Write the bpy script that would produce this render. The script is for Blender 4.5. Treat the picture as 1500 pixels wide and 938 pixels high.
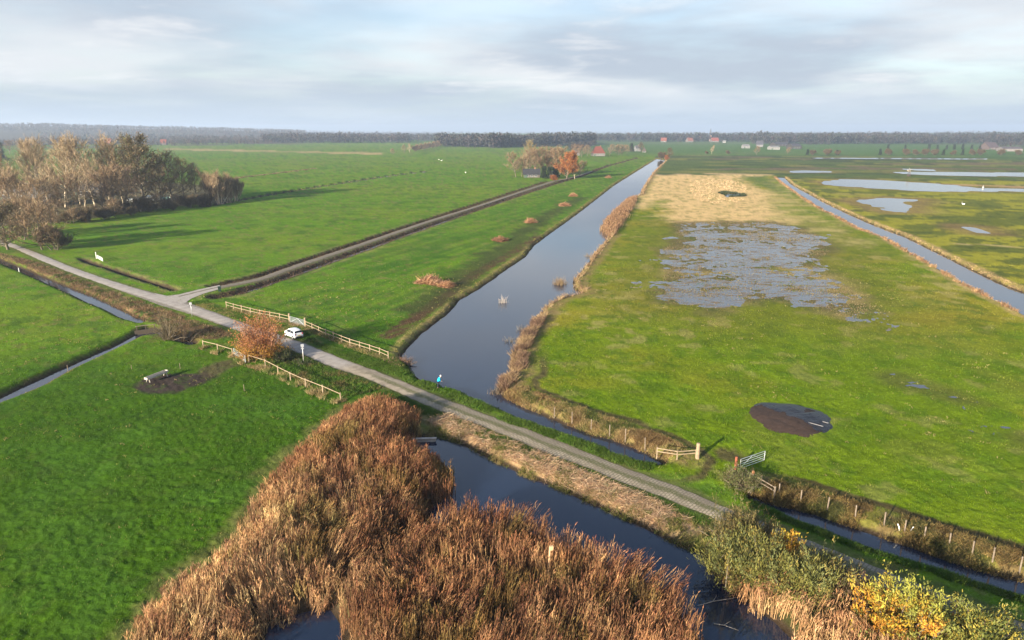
import bpy, bmesh, math, random
import numpy as np
from mathutils import Vector, Matrix, Quaternion

R = math.radians
rng = np.random.default_rng(7)
random.seed(7)
for o in list(bpy.data.objects): bpy.data.objects.remove(o)
scene = bpy.context.scene
COL = scene.collection

# ------------------------------------------------------------------ camera, sky, sun, exposure
CAMH = 32.0
PITCH = math.atan((469 - 191) / 1000.0)
cam = bpy.data.cameras.new('camera'); camo = bpy.data.objects.new('camera', cam); COL.objects.link(camo)
camo.location = (0, 0, CAMH); camo.rotation_euler = (math.pi / 2 - PITCH, 0, 0)
cam.lens = 24.0; cam.sensor_width = 36.0; cam.clip_start = 0.5; cam.clip_end = 40000
scene.camera = camo
scene.render.resolution_x = 1024; scene.render.resolution_y = 640
scene.view_settings.view_transform = 'Standard'
scene.view_settings.look = 'None'
scene.view_settings.gamma = 1.0
scene.view_settings.exposure = 1.63

SUN_EL = R(15.0); SH = R(50)                       # shadows fall towards (cos SH, sin SH)
sdir = Vector((-math.cos(SH) * math.cos(SUN_EL), -math.sin(SH) * math.cos(SUN_EL), math.sin(SUN_EL)))
sl = bpy.data.lights.new('sun', 'SUN'); sl.energy = 5.0; sl.angle = R(0.5); sl.color = (1.0, 0.88, 0.70)
so = bpy.data.objects.new('sun', sl); COL.objects.link(so); so.location = (-60, -60, 80)
so.rotation_euler = sdir.to_track_quat('Z', 'Y').to_euler()

W = bpy.data.worlds.new('World'); scene.world = W; W.use_nodes = True
def world():
    nt = W.node_tree; N = nt.nodes; L = nt.links
    for n in list(N): N.remove(n)
    def nd(t, **k):
        n = N.new(t)
        for a, b in k.items(): setattr(n, a, b)
        return n
    def mth(op, a, b=None, c=None):
        n = nd('ShaderNodeMath', operation=op)
        for i, v in enumerate((a, b, c)):
            if v is None: continue
            if isinstance(v, (int, float)): n.inputs[i].default_value = v
            else: L.new(v, n.inputs[i])
        return n.outputs[0]
    out = nd('ShaderNodeOutputWorld'); bg = nd('ShaderNodeBackground')
    bg.inputs['Strength'].default_value = 0.085
    sky = nd('ShaderNodeTexSky', sky_type='NISHITA'); sky.sun_disc = False
    sky.sun_elevation = SUN_EL; sky.sun_rotation = math.atan2(sdir.x, sdir.y)
    sky.air_density = 1.0; sky.dust_density = 1.2; sky.ozone_density = 2.2
    tc = nd('ShaderNodeTexCoord'); sep = nd('ShaderNodeSeparateXYZ'); L.new(tc.outputs['Generated'], sep.inputs[0])
    z = mth('MAXIMUM', sep.outputs['Z'], 0.0)
    zz = mth('ADD', z, 0.085)
    cmb = nd('ShaderNodeCombineXYZ')
    L.new(mth('DIVIDE', sep.outputs['X'], zz), cmb.inputs[0]); L.new(mth('DIVIDE', sep.outputs['Y'], zz), cmb.inputs[1])
    def noise(scale, detail, off, rough=0.5, dist=0.0):
        mp = nd('ShaderNodeMapping'); L.new(cmb.outputs[0], mp.inputs[0]); mp.inputs['Location'].default_value = off
        n = nd('ShaderNodeTexNoise'); n.inputs['Scale'].default_value = scale; n.inputs['Detail'].default_value = detail
        n.inputs['Roughness'].default_value = rough; n.inputs['Distortion'].default_value = dist
        L.new(mp.outputs[0], n.inputs['Vector']); return n.outputs[0]
    def ramp(v, a, b, lo=0.0, hi=1.0):
        m = nd('ShaderNodeMapRange', interpolation_type='SMOOTHSTEP')
        m.inputs[1].default_value = a; m.inputs[2].default_value = b; m.inputs[3].default_value = lo; m.inputs[4].default_value = hi
        L.new(v, m.inputs[0]); return m.outputs[0]
    def mix(f, a, b):
        m = nd('ShaderNodeMix', data_type='RGBA')
        if isinstance(f, (int, float)): m.inputs[0].default_value = f
        else: L.new(f, m.inputs[0])
        for i, v in ((6, a), (7, b)):
            if isinstance(v, tuple): m.inputs[i].default_value = v
            else: L.new(v, m.inputs[i])
        return m.outputs[2]
    big = noise(0.30, 6, (3.1, 1.7, 0), 0.55, 0.35); sm = noise(0.85, 7, (9.2, 4.4, 2), 0.58, 0.2)
    bright = noise(0.42, 5, (1.3, 7.9, 5), 0.5, 0.3)
    cl = mth('ADD', mth('MULTIPLY', big, 0.65), mth('MULTIPLY', sm, 0.35))
    dens = ramp(cl, 0.36, 0.56)
    # cover thins towards the zenith: open blue there
    cover = ramp(z, 0.26, 0.60, 0.97, 0.14)
    f = mth('MULTIPLY', mth('MULTIPLY_ADD', dens, 0.40, 0.60), cover)
    shade = mix(ramp(bright, 0.40, 0.64), (2.00, 2.28, 2.68, 1), (3.20, 3.32, 3.46, 1))
    shade = mix(ramp(sm, 0.56, 0.72, 0.0, 0.55), shade, (4.1, 4.08, 4.05, 1))
    clear = mix(0.0, sky.outputs[0], (0, 0, 0, 1))
    col = mix(f, clear, shade)
    hz = ramp(z, 0.0, 0.075, 0.85, 0.0)
    col = mix(hz, col, (2.35, 2.85, 3.35, 1))
    L.new(col, bg.inputs[0]); L.new(bg.outputs[0], out.inputs[0])
world()

# ------------------------------------------------------------------ geometry of the place (survey points -> metres)
def P(x, y, z=0.0):
    """ground position of a survey point read off the photograph"""
    a = (x - 750) / 1000.0; v = (y - 469) / 1000.0
    dy = math.cos(PITCH) - v * math.sin(PITCH); dz = -math.sin(PITCH) - v * math.cos(PITCH)
    t = (z - CAMH) / dz
    return (a * t, dy * t)
def PL(pts, z=0.0): return np.array([P(x, y, z) for x, y in pts], dtype=np.float64)
def scale_at(x, y):                        # pixels of the 1500 px photo per metre there
    v = (y - 469) / 1000.0
    return 1000.0 / (CAMH / (math.sin(PITCH) + v * math.cos(PITCH)))

def h32(a):
    a = a.astype(np.uint64) & 0xffffffff
    a = ((a ^ (a >> 16)) * 0x45d9f3b) & 0xffffffff
    a = ((a ^ (a >> 16)) * 0x45d9f3b) & 0xffffffff
    return (a ^ (a >> 16)) & 0xffffffff
def vn(x, y, seed=0):
    xi = np.floor(x); yi = np.floor(y); fx = x - xi; fy = y - yi
    fx = fx * fx * (3 - 2 * fx); fy = fy * fy * (3 - 2 * fy)
    xi = xi.astype(np.int64) + 100000; yi = yi.astype(np.int64) + 100000
    def hh(a, b): return h32(a * 73856093 + b * 19349663 + seed * 83492791).astype(np.float64) / 4294967295.0
    a = hh(xi, yi); b = hh(xi + 1, yi); c = hh(xi, yi + 1); d = hh(xi + 1, yi + 1)
    return (a * (1 - fx) + b * fx) * (1 - fy) + (c * (1 - fx) + d * fx) * fy
def fbm(x, y, scale, octv=4, seed=0, ang=0.0, stretch=1.0):
    c, s = math.cos(ang), math.sin(ang)
    u = (x * c + y * s) / (scale * stretch); v = (-x * s + y * c) / scale
    t = 0; a = 1; n = 0
    for i in range(octv):
        t = t + a * vn(u + i * 17.3, v + i * 9.1, seed + i); n += a; a *= 0.55; u = u * 2.03; v = v * 2.03
    return t / n
def sstep(a, b, x):
    t = np.clip((x - a) / (b - a), 0, 1); return t * t * (3 - 2 * t)
def dseg(X, Y, a, b):
    dx, dy = b[0] - a[0], b[1] - a[1]; l2 = dx * dx + dy * dy + 1e-9
    t = np.clip(((X - a[0]) * dx + (Y - a[1]) * dy) / l2, 0, 1)
    return np.hypot(X - a[0] - t * dx, Y - a[1] - t * dy)
def dline(X, Y, pts):
    out = np.full(X.shape, 1e9)
    pts = np.asarray(pts); lo = pts.min(0) - 60; hi = pts.max(0) + 60
    m = (X > lo[0]) & (X < hi[0]) & (Y > lo[1]) & (Y < hi[1])
    if not m.any(): return out
    x, y = X[m], Y[m]; d = np.full(x.shape, 1e9)
    for i in range(len(pts) - 1): d = np.minimum(d, dseg(x, y, pts[i], pts[i + 1]))
    out[m] = d; return out
def inpoly(X, Y, pts):
    ins = np.zeros(X.shape, bool); n = len(pts)
    for i in range(n):
        x1, y1 = pts[i]; x2, y2 = pts[(i + 1) % n]
        if y1 == y2: continue
        c = (y1 > Y) != (y2 > Y)
        ins ^= c & (X < (x2 - x1) * (Y - y1) / (y2 - y1) + x1)
    return ins
def sdpoly(X, Y, pts):                     # negative inside; exact within 60 m
    pts = np.asarray(pts)
    d = dline(X, Y, np.vstack([pts, pts[:1]]))
    ins = inpoly(X, Y, pts)
    return np.where(ins, -np.minimum(d, 1e3), d)

ZW = -0.60
canal_left = [(962,233),(900,272),(850,311),(800,347),(782,361),(769,378),(745,393),(721,411),(703,423),(675,439),(658,459),(644,470),(620,488),(600,507),(589,521)]
canal_road = [(593,532),(603,548),(617,558),(640,566),(673,575),(694,587),(727,599),(763,617),(805,630),(844,643),(880,657),(910,668),(937,677),(962,682)]
ditch_field = [(971,679),(937,661),(893,644),(867,638),(841,627),(803,613),(765,597),(737,582)]
canal_right = [(734,574),(737,555),(750,551),(752,527),(763,497),(781,479),(787,467),(799,450),(818,439),(854,431),(840,425),(839,414),(858,390),(876,366),(893,347),(884,341),(881,333),(889,322),(905,306),(921,292),(938,286),(944,272),(958,252),(975,236)]
W_CANAL = PL(canal_left + canal_road + ditch_field + canal_right, ZW)
W_DITCH = PL([(1103,728),(1118,736.5),(1141,743),(1160,746.5),(1195,756),(1227,767),(1265,780),(1297,791),(1338,804),(1382,821),(1430,837),(1478,850),(1540,866),(1700,912),
              (1700,945),(1540,890),(1500,877),(1462,866),(1414,850),(1351,831),(1281,808),(1239,792.5),(1201,777),(1167,765),(1131,749),(1103,735)], ZW)
W_POND = PL([(600,640),(644,641),(667,648),(703,665),(739,683),(777,701),(816,715),(854,734),(900,753),(946,776),(988,799),(1028,815),(1040,836),(1063,858),(1098,886),(1135,912),(1172,950),(1190,1000),
             (1050,1000),(1035,950),(1012,925),(998,905),(985,882),(940,846),(862,817),(800,788),(740,770),(696,762),(664,768),(632,764),(628,748),(655,728),(666,712),(660,690),(640,668),(606,655)], ZW)
W_BAY = PL([(380,960),(392,920),(430,902),(465,892),(484,893),(497,915),(505,960)], ZW)
W_LEFT = PL([(-60,350),(0,381),(30,393),(98,421),(134,435),(167,450),(194,464),(212,471),(207,475),(182,468),(158,456),(125,442),(92,426),(26,397),(0,386),(-60,356)], ZW)
W_LEFT2 = PL([(216,482),(239,486),(262,494),(285,503),(283,507),(258,500),(239,490),(203,495),(179,507),(149,521),(98,545),(60,567),(30,580),(0,592),(-120,640),(-120,625),(0,585),(30,570),(60,556),(89,543),(119,529.5),(149,516),(179,503),(206,487)], ZW)
W_RIGHT = PL([(1137,260),(1148,269.6),(1164,281),(1196,303),(1228,319),(1260,337),(1298,350),(1356,384),(1388,403),(1420,421),(1452,438),(1500,462),(1640,530),
              (1640,490),(1500,430),(1468,418),(1436,403),(1404,387),(1372,371),(1324,347),(1279,330),(1244,315),(1205,296),(1170,277),(1158,270),(1148,260)], ZW)
WATERS = [W_CANAL, W_DITCH, W_POND, W_BAY, W_LEFT, W_LEFT2, W_RIGHT]

FLOOD = PL([(988,325),(1135,324),(1182,337),(1223,357),(1200,381),(1215,404),(1246,426),(1281,450),(1252,467),(1217,458),(1149,441),(1111,438),(1076,446),(1041,459),(1026,447),(974,444),(968,416),(985,390),(972,366),(990,346)])
PONDS = [PL(p) for p in [
    [(1204,267),(1239,262.7),(1287,264),(1332,267),(1393,271),(1420,275),(1473,276),(1530,277.5),(1530,281),(1468,280),(1393,280.5),(1340,279),(1273,275),(1215,271)],
    [(1249,293),(1271,291),(1300,290),(1345,292),(1340,297),(1330,304),(1327,311),(1305,311),(1281,303),(1257,297)],
    [(1318,248.6),(1327,247.6),(1353,248),(1393,250),(1360,250.4)],
    [(1300,252.4),(1350,252),(1430,252.6),(1540,253.2),(1540,259),(1440,258),(1367,256.5),(1327,254.7)],
    [(1151,251),(1180,250),(1212,251),(1223,252.7),(1167,253)],
    [(1193,231.0),(1444,232.2),(1444,234.0),(1193,232.6)],
    [(1409,332),(1425,333),(1447,341),(1431,340)],
    [(1062,284),(1082,284),(1088,287),(1066,288)],
    [(1282,548),(1310,545),(1350,556),(1400,572),(1445,592),(1400,590),(1345,574),(1300,562)],
    [(1478,640),(1500,636),(1560,650),(1560,664),(1500,656)]]]
DIRT_RING = P(1158, 613)
TRACK = PL([(262,435),(290,428),(320,421),(350,415.5),(380,409.5),(431,391),(482,374),(533,357),(585,339),(636,322),(687,306.5),(720,296),(770,279),(810,266),(840,260),(868,251)])
D_SOUTH = PL([(318,434),(345,429),(380,418.5),(431,400.5),(482,382.5),(533,365),(585,346),(636,328),(687,310.5),(720,299.5),(770,282.5),(812,269),(850,258),(890,243),(935,231)])
D_NORTH = PL([(312,418),(345,411),(380,403.5),(431,386),(482,369),(544,348.5),(585,335),(636,318.5),(687,302.5),(720,291.5),(770,275.5),(800,266)])
D_MID = PL([(300,302),(360,291),(400,284),(467,273),(507,267),(547,261),(587,255),(623,251)])
D_UP = PL([(340,262),(360,259),(413,253),(461,247)])
D_ROADN = PL([(120,379),(128,383),(179,399),(224,414),(256,424)])
up_edge = [(-80,324),(0,351),(21,358),(60,373),(104,391),(149,407),(194,421),(239,433),(270,441),(298,452),(343,468.5),(395,486),(446,503),(480,517.6),(518,532),(559,547),(597,562),(637,579),(688,598),(739,617.6),(790,635.5),(841,655),(900,679),(962,703),(1013.5,721),(1057,741.6),(1129,770),(1185,792.5),(1224,808),(1270,826),(1400,878),(1487,907),(1600,955)]
lo_edge = [(-80,329),(0,356.5),(21,364),(60,382),(104,400),(149,416),(194,432.5),(239,449),(284,462),(343,483),(375,493),(408,505.6),(450,522),(487,539),(528,551),(564,567),(611,588),(649,604),(693,620),(739,637),(777,654.7),(816,670),(867,688),(911,707),(962,725),(1013.5,747),(1049,761),(1120,790),(1180,814),(1250,842),(1390,900),(1480,938),(1590,985)]
UPE = PL(up_edge); LOE = PL(lo_edge)
ROADC = np.array([(np.array(P(*a)) + np.array(P(*b))) / 2 for a, b in zip(up_edge[:0], lo_edge[:0])]) if 0 else None
def resample(p, n):
    p = np.asarray(p); s = np.r_[0, np.cumsum(np.hypot(*np.diff(p, axis=0).T))]
    t = np.linspace(0, s[-1], n); return np.c_[np.interp(t, s, p[:, 0]), np.interp(t, s, p[:, 1])]
def smooth(p, k=2):
    p = p.copy()
    for _ in range(k): p[1:-1] = (p[:-2] + 2 * p[1:-1] + p[2:]) / 4
    return p
NR = 420
UPE_r = smooth(resample(UPE, NR), 6)
# lower edge: foot of each upper point on the lower line, so the ribbon stays square
def foot(q, pts):
    best = None
    for i in range(len(pts) - 1):
        a, b = pts[i], pts[i + 1]; d = b - a; t = np.clip(np.dot(q - a, d) / np.dot(d, d), 0, 1); p = a + t * d
        l = np.hypot(*(q - p))
        if best is None or l < best[0]: best = (l, p)
    return best[1]
LOE_r = smooth(np.array([foot(q, LOE) for q in UPE_r]), 6)
ROADC = (UPE_r + LOE_r) / 2
ROADW = np.hypot(*(UPE_r - LOE_r).T)
JUNC = PL([(226,430),(245,434),(262,432),(290,425),(322,418),(322,424),(300,430),(280,438),(272,444),(262,446),(240,440)])

HILL_L = [(-46, 42), (-40, 46), (-33, 52), (-27, 40), (-20, 26), (-15, 12), (-8, 4), (0, 0), (20, 0), (30, 9), (38, 14), (60, 14)]
def height(X, Y, fine=True):
    r = np.hypot(X, Y); az = np.degrees(np.arctan2(X, Y))
    h = np.zeros(X.shape)
    hp = np.interp(az, [a for a, b in HILL_L], [b for a, b in HILL_L])
    hl = sstep(2500, 4300, r) * np.where(az < 5, hp, 0) + sstep(5200, 7600, r) * np.where(az >= 5, hp, 0)
    h += hl * (0.85 + 0.3 * fbm(X, Y, 900, 2, 50))
    near = sstep(260, 60, r)
    if fine:
        h += (fbm(X, Y, 9, 2, 3) - 0.5) * 0.16 * sstep(900, 200, r)
        h += (fbm(X, Y, 1.1, 3, 11, .5, 1.6) - 0.5) * 0.19 * near + (fbm(X, Y, .40, 2, 12) - .5) * .14 * near
    jit = (fbm(X, Y, 3.0, 3, 21) - 0.5) * 1.5
    # flooded meadow: shallow relief round the water level
    sd = sdpoly(X, Y, FLOOD) - 1.5 + (fbm(X, Y, 6, 3, 31) - 0.5) * 13
    n = fbm(X, Y, 3.2, 4, 33, 0.2, 1.7); nb = fbm(X, Y, 26, 2, 35)
    hf = -0.06 + 0.20 * (n - 0.5) + 0.12 * (nb - 0.5) + .05 * (fbm(X, Y, .35, 1, 39) - .5) + .15 * (fbm(X, Y, 1.0, 2, 36, 0, 1.6) - .5) - 0.050 * sstep(0, 9, -sd) + 0.008
    m = sstep(1.5, -4, sd); h = h * (1 - m) + hf * m
    for i, p in enumerate(PONDS):
        sd = sdpoly(X, Y, p) + (fbm(X, Y, 14, 3, 41 + i) - 0.5) * (6 if i in (0, 1, 2, 3) else 3)
        if i == 1:
            hf = -0.08 + 0.3 * (fbm(X, Y, 5, 3, 37, 0, 1.5) - 0.5) - 0.10 * sstep(0, 8, -sd)
        elif i >= 8: hf = -0.02 + 0.30 * (fbm(X, Y, 1.6, 3, 38, 0.3, 2.2) - 0.5) - 0.06 * sstep(0, 4, -sd)
        else: hf = -0.35
        m = sstep(2.5, -1, sd); h = h * (1 - m) + hf * m
    # roads lie level
    dr = dline(X, Y, ROADC)
    m = sstep(3.4, 1.9, dr); h = h * (1 - m) + (-0.02) * m
    dt = dline(X, Y, TRACK)
    m = sstep(3.2, 1.8, dt); h = h * (1 - m) + (-0.02) * m
    # line ditches
    for pl, w, dp in ((D_SOUTH, 2.3, 0.66), (D_NORTH, 1.7, 0.60), (D_MID, 2.4, 0.95), (D_UP, 1.4, 0.50), (D_ROADN, 1.3, 0.5)):
        d = dline(X, Y, pl) + jit * 0.25
        h = np.minimum(h, h - dp * sstep(w, 0.25 * w, d))
    # open water bodies
    for i, p in enumerate(WATERS):
        sd = sdpoly(X, Y, p)
        k = 0.35 if i in (0, 6) else 0.22
        sd = sd + jit * k
        hb = np.where(sd > 0, ZW + 0.58 * sstep(0, 1.25, sd), ZW - 0.5 * sstep(0, -1.0, sd))
        m = sstep(1.45, 1.1, sd)
        h = np.minimum(h, h * (1 - m) + hb * m)
    return h

# ------------------------------------------------------------------ materials
MATS = {}
def mat(name, color=(0.5, 0.5, 0.5), rough=0.8, metal=0.0, tint=False, nscale=0.0, namt=0.25, bump=0.0, bscale=20.0, spec=0.3, trans=0.0, coat=0.0, coords='Object'):
    if name in MATS: return MATS[name]
    m = bpy.data.materials.new(name); m.use_nodes = True; nt = m.node_tree; N = nt.nodes; L = nt.links
    b = N['Principled BSDF']; b.inputs['Roughness'].default_value = rough; b.inputs['Metallic'].default_value = metal
    b.inputs['Specular IOR Level'].default_value = spec; b.inputs['Coat Weight'].default_value = coat
    b.inputs['Base Color'].default_value = (*color, 1)
    src = None
    if tint:
        a = N.new('ShaderNodeAttribute'); a.attribute_name = 'tint'; src = a.outputs['Color']
    tc = N.new('ShaderNodeTexCoord')
    if nscale > 0:
        n = N.new('ShaderNodeTexNoise'); n.inputs['Scale'].default_value = nscale; n.inputs['Detail'].default_value = 6
        n.inputs['Roughness'].default_value = 0.6; L.new(tc.outputs[coords], n.inputs['Vector'])
        mr = N.new('ShaderNodeMapRange'); mr.inputs[1].default_value = 0.3; mr.inputs[2].default_value = 0.7
        mr.inputs[3].default_value = 1 - namt; mr.inputs[4].default_value = 1 + namt; L.new(n.outputs[0], mr.inputs[0])
        mx = N.new('ShaderNodeMix'); mx.data_type = 'RGBA'; mx.blend_type = 'MULTIPLY'; mx.inputs[0].default_value = 1
        if src: L.new(src, mx.inputs[6])
        else: mx.inputs[6].default_value = (*color, 1)
        cb = N.new('ShaderNodeCombineColor')
        for i in range(3): L.new(mr.outputs[0], cb.inputs[i])
        L.new(cb.outputs[0], mx.inputs[7]); src = mx.outputs[2]
    if src: L.new(src, b.inputs['Base Color'])
    if bump > 0:
        n2 = N.new('ShaderNodeTexNoise'); n2.inputs['Scale'].default_value = bscale; n2.inputs['Detail'].default_value = 5
        L.new(tc.outputs[coords], n2.inputs['Vector'])
        bp = N.new('ShaderNodeBump'); bp.inputs['Strength'].default_value = 1.0; bp.inputs['Distance'].default_value = bump
        L.new(n2.outputs[0], bp.inputs['Height']); L.new(bp.outputs[0], b.inputs['Normal'])
    if trans > 0:
        t = N.new('ShaderNodeBsdfTranslucent'); ms = N.new('ShaderNodeMixShader'); ms.inputs[0].default_value = trans
        if src: L.new(src, t.inputs[0])
        else: t.inputs[0].default_value = (*color, 1)
        L.new(b.outputs[0], ms.inputs[1]); L.new(t.outputs[0], ms.inputs[2]); L.new(ms.outputs[0], N['Material Output'].inputs[0])
    MATS[name] = m; return m

def ground_mat():
    m = bpy.data.materials.new('meadow_ground'); m.use_nodes = True; nt = m.node_tree; N = nt.nodes; L = nt.links
    b = N['Principled BSDF']; b.inputs['Specular IOR Level'].default_value = 0.04; b.inputs['Roughness'].default_value = 1.0
    a = N.new('ShaderNodeAttribute'); a.attribute_name = 'tint'
    tc = N.new('ShaderNodeTexCoord')
    def nz(s, d, r=0.6):
        n = N.new('ShaderNodeTexNoise'); n.inputs['Scale'].default_value = s; n.inputs['Detail'].default_value = d; n.inputs['Roughness'].default_value = r
        L.new(tc.outputs['Object'], n.inputs['Vector']); return n.outputs[0]
    n1 = nz(2.2, 6, 0.7); n2 = nz(9.0, 4, 0.7); n3 = nz(0.16, 5, 0.6)
    def mr(v, lo, hi, a0=0.3, b0=0.7):
        q = N.new('ShaderNodeMapRange'); q.inputs[1].default_value = a0; q.inputs[2].default_value = b0; q.inputs[3].default_value = lo; q.inputs[4].default_value = hi
        L.new(v, q.inputs[0]); return q.outputs[0]
    def mul(x, y):
        q = N.new('ShaderNodeMath'); q.operation = 'MULTIPLY'; L.new(x, q.inputs[0]); L.new(y, q.inputs[1]); return q.outputs[0]
    f = mul(mul(mr(n1, 0.72, 1.28), mr(n2, 0.75, 1.25)), mr(n3, 0.86, 1.14))
    cb = N.new('ShaderNodeCombineColor')
    for i in range(3): L.new(f, cb.inputs[i])
    mx = N.new('ShaderNodeMix'); mx.data_type = 'RGBA'; mx.blend_type = 'MULTIPLY'; mx.inputs[0].default_value = 1
    L.new(a.outputs['Color'], mx.inputs[6]); L.new(cb.outputs[0], mx.inputs[7]); L.new(mx.outputs[2], b.inputs['Base Color'])
    bp = N.new('ShaderNodeBump'); bp.inputs['Distance'].default_value = 0.10; bp.inputs['Strength'].default_value = 0.8; L.new(n1, bp.inputs['Height'])
    bp2 = N.new('ShaderNodeBump'); bp2.inputs['Distance'].default_value = 0.035; bp2.inputs['Strength'].default_value = 0.8; L.new(n2, bp2.inputs['Height']); L.new(bp.outputs[0], bp2.inputs['Normal'])
    L.new(bp2.outputs[0], b.inputs['Normal'])
    return m

def water_mat(name, deep, rough=0.04, bump=0.012):
    m = bpy.data.materials.new(name); m.use_nodes = True; nt = m.node_tree; N = nt.nodes; L = nt.links
    b = N['Principled BSDF']; b.inputs['Base Color'].default_value = (*deep, 1); b.inputs['Roughness'].default_value = rough
    b.inputs['IOR'].default_value = 1.48; b.inputs['Specular IOR Level'].default_value = 0.5
    tc = N.new('ShaderNodeTexCoord')
    mp = N.new('ShaderNodeMapping'); mp.inputs['Scale'].default_value = (1, 0.6, 1); mp.inputs['Rotation'].default_value = (0, 0, 0.5); L.new(tc.outputs['Object'], mp.inputs[0])
    n = N.new('ShaderNodeTexNoise'); n.inputs['Scale'].default_value = 2.4; n.inputs['Detail'].default_value = 3; L.new(mp.outputs[0], n.inputs['Vector'])
    n2 = N.new('ShaderNodeTexNoise'); n2.inputs['Scale'].default_value = 0.07; n2.inputs['Detail'].default_value = 3; L.new(mp.outputs[0], n2.inputs['Vector'])
    mr = N.new('ShaderNodeMapRange'); mr.inputs[1].default_value = 0.4; mr.inputs[2].default_value = 0.65; mr.inputs[3].default_value = 0.2; mr.inputs[4].default_value = 1.0; L.new(n2.outputs[0], mr.inputs[0])
    bp = N.new('ShaderNodeBump'); bp.inputs['Distance'].default_value = bump; L.new(mr.outputs[0], bp.inputs['Strength']); L.new(n.outputs[0], bp.inputs['Height'])
    L.new(bp.outputs[0], b.inputs['Normal'])
    return m

# ------------------------------------------------------------------ object helpers
def tag(o, label=None, cat=None, group=None, kind=None):
    if label: o['label'] = label
    if cat: o['category'] = cat
    if group: o['group'] = group
    if kind: o['kind'] = kind
    return o
def empty(name, loc, rz=0.0, label=None, cat=None, group=None):
    o = bpy.data.objects.new(name, None); COL.objects.link(o); o.location = loc; o.rotation_euler = (0, 0, rz); o.empty_display_size = 0.5
    return tag(o, label, cat, group)
def np_mesh(name, V, F, m, parent=None, tint=None, smoothf=False, quads=True):
    """V (n,3), F (k,4) or (k,3)"""
    me = bpy.data.meshes.new(name); V = np.ascontiguousarray(V, np.float32); F = np.ascontiguousarray(F, np.int32)
    k = F.shape[1]
    me.vertices.add(len(V)); me.vertices.foreach_set('co', V.ravel())
    me.loops.add(F.size); me.loops.foreach_set('vertex_index', F.ravel())
    me.polygons.add(len(F)); me.polygons.foreach_set('loop_start', np.arange(0, F.size, k, dtype=np.int32))
    me.polygons.foreach_set('loop_total', np.full(len(F), k, np.int32))
    if smoothf: me.polygons.foreach_set('use_smooth', np.ones(len(F), bool))
    me.update(calc_edges=True)
    if tint is not None:
        at = me.attributes.new('tint', 'FLOAT_COLOR', 'POINT')
        c = np.ones((len(V), 4), np.float32); c[:, :3] = tint; at.data.foreach_set('color', c.ravel())
    me.materials.append(m)
    o = bpy.data.objects.new(name, me); COL.objects.link(o)
    if parent: o.parent = parent
    return o

class MB:
    def __init__(s): s.v = []; s.f = []
    def add(s, vs, fs):
        n = len(s.v); s.v += [tuple(v) for v in vs]; s.f += [tuple(i + n for i in f) for f in fs]; return s
    def box(s, c, d, rz=0.0, bev=0.0, rot=None):
        cx, cy, cz = c; x, y, z = d[0] / 2, d[1] / 2, d[2] / 2
        M = rot if rot is not None else Matrix.Rotation(rz, 3, 'Z')
        bev = min(bev, x * .9, y * .9, z * .9)
        if bev <= 0:
            vs = [Vector((sx * x, sy * y, sz * z)) for sz in (-1, 1) for sx, sy in ((-1, -1), (1, -1), (1, 1), (-1, 1))]
            fs = [(3, 2, 1, 0), (4, 5, 6, 7), (0, 1, 5, 4), (1, 2, 6, 5), (2, 3, 7, 6), (3, 0, 4, 7)]
        else:
            bm = bmesh.new(); bmesh.ops.create_cube(bm, size=1)
            for v in bm.verts: v.co = Vector((v.co.x * 2 * x, v.co.y * 2 * y, v.co.z * 2 * z))
            bmesh.ops.bevel(bm, geom=list(bm.edges), offset=bev, segments=2, affect='EDGES', profile=0.6)
            bm.verts.index_update(); vs = [v.co.copy() for v in bm.verts]; fs = [tuple(v.index for v in f.verts) for f in bm.faces]; bm.free()
        vs = [M @ v + Vector((cx, cy, cz)) for v in vs]
        return s.add(vs, fs)
    def tube(s, pts, rad, n=8, cap=True):
        pts = [Vector(p) for p in pts]; 
        if not hasattr(rad, '__len__'): rad = [rad] * len(pts)
        vs = []; fs = []
        for i, p in enumerate(pts):
            d = (pts[min(i + 1, len(pts) - 1)] - pts[max(i - 1, 0)]).normalized()
            a = Vector((0, 0, 1)) if abs(d.z) < 0.9 else Vector((1, 0, 0))
            u = d.cross(a).normalized(); w = d.cross(u)
            for k in range(n):
                t = 2 * math.pi * k / n; vs.append(p + (u * math.cos(t) + w * math.sin(t)) * rad[i])
        for i in range(len(pts) - 1):
            for k in range(n):
                a = i * n + k; b = i * n + (k + 1) % n; fs.append((a, b, b + n, a + n))
        if cap: fs.append(tuple(range(n))[::-1]); fs.append(tuple(range(len(vs) - n, len(vs))))
        return s.add(vs, fs)
    def build(s, name, m, parent=None, smoothf=False):
        me = bpy.data.meshes.new(name); me.from_pydata(s.v, [], s.f); me.update()
        if smoothf: me.polygons.foreach_set('use_smooth', [True] * len(me.polygons))
        me.materials.append(m); o = bpy.data.objects.new(name, me); COL.objects.link(o)
        if parent: o.parent = parent
        return o
def copy_tree(o, parent=None):
    c = o.copy(); COL.objects.link(c)
    if parent: c.parent = parent
    for ch in list(o.children): copy_tree(ch, c)
    return c

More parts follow.
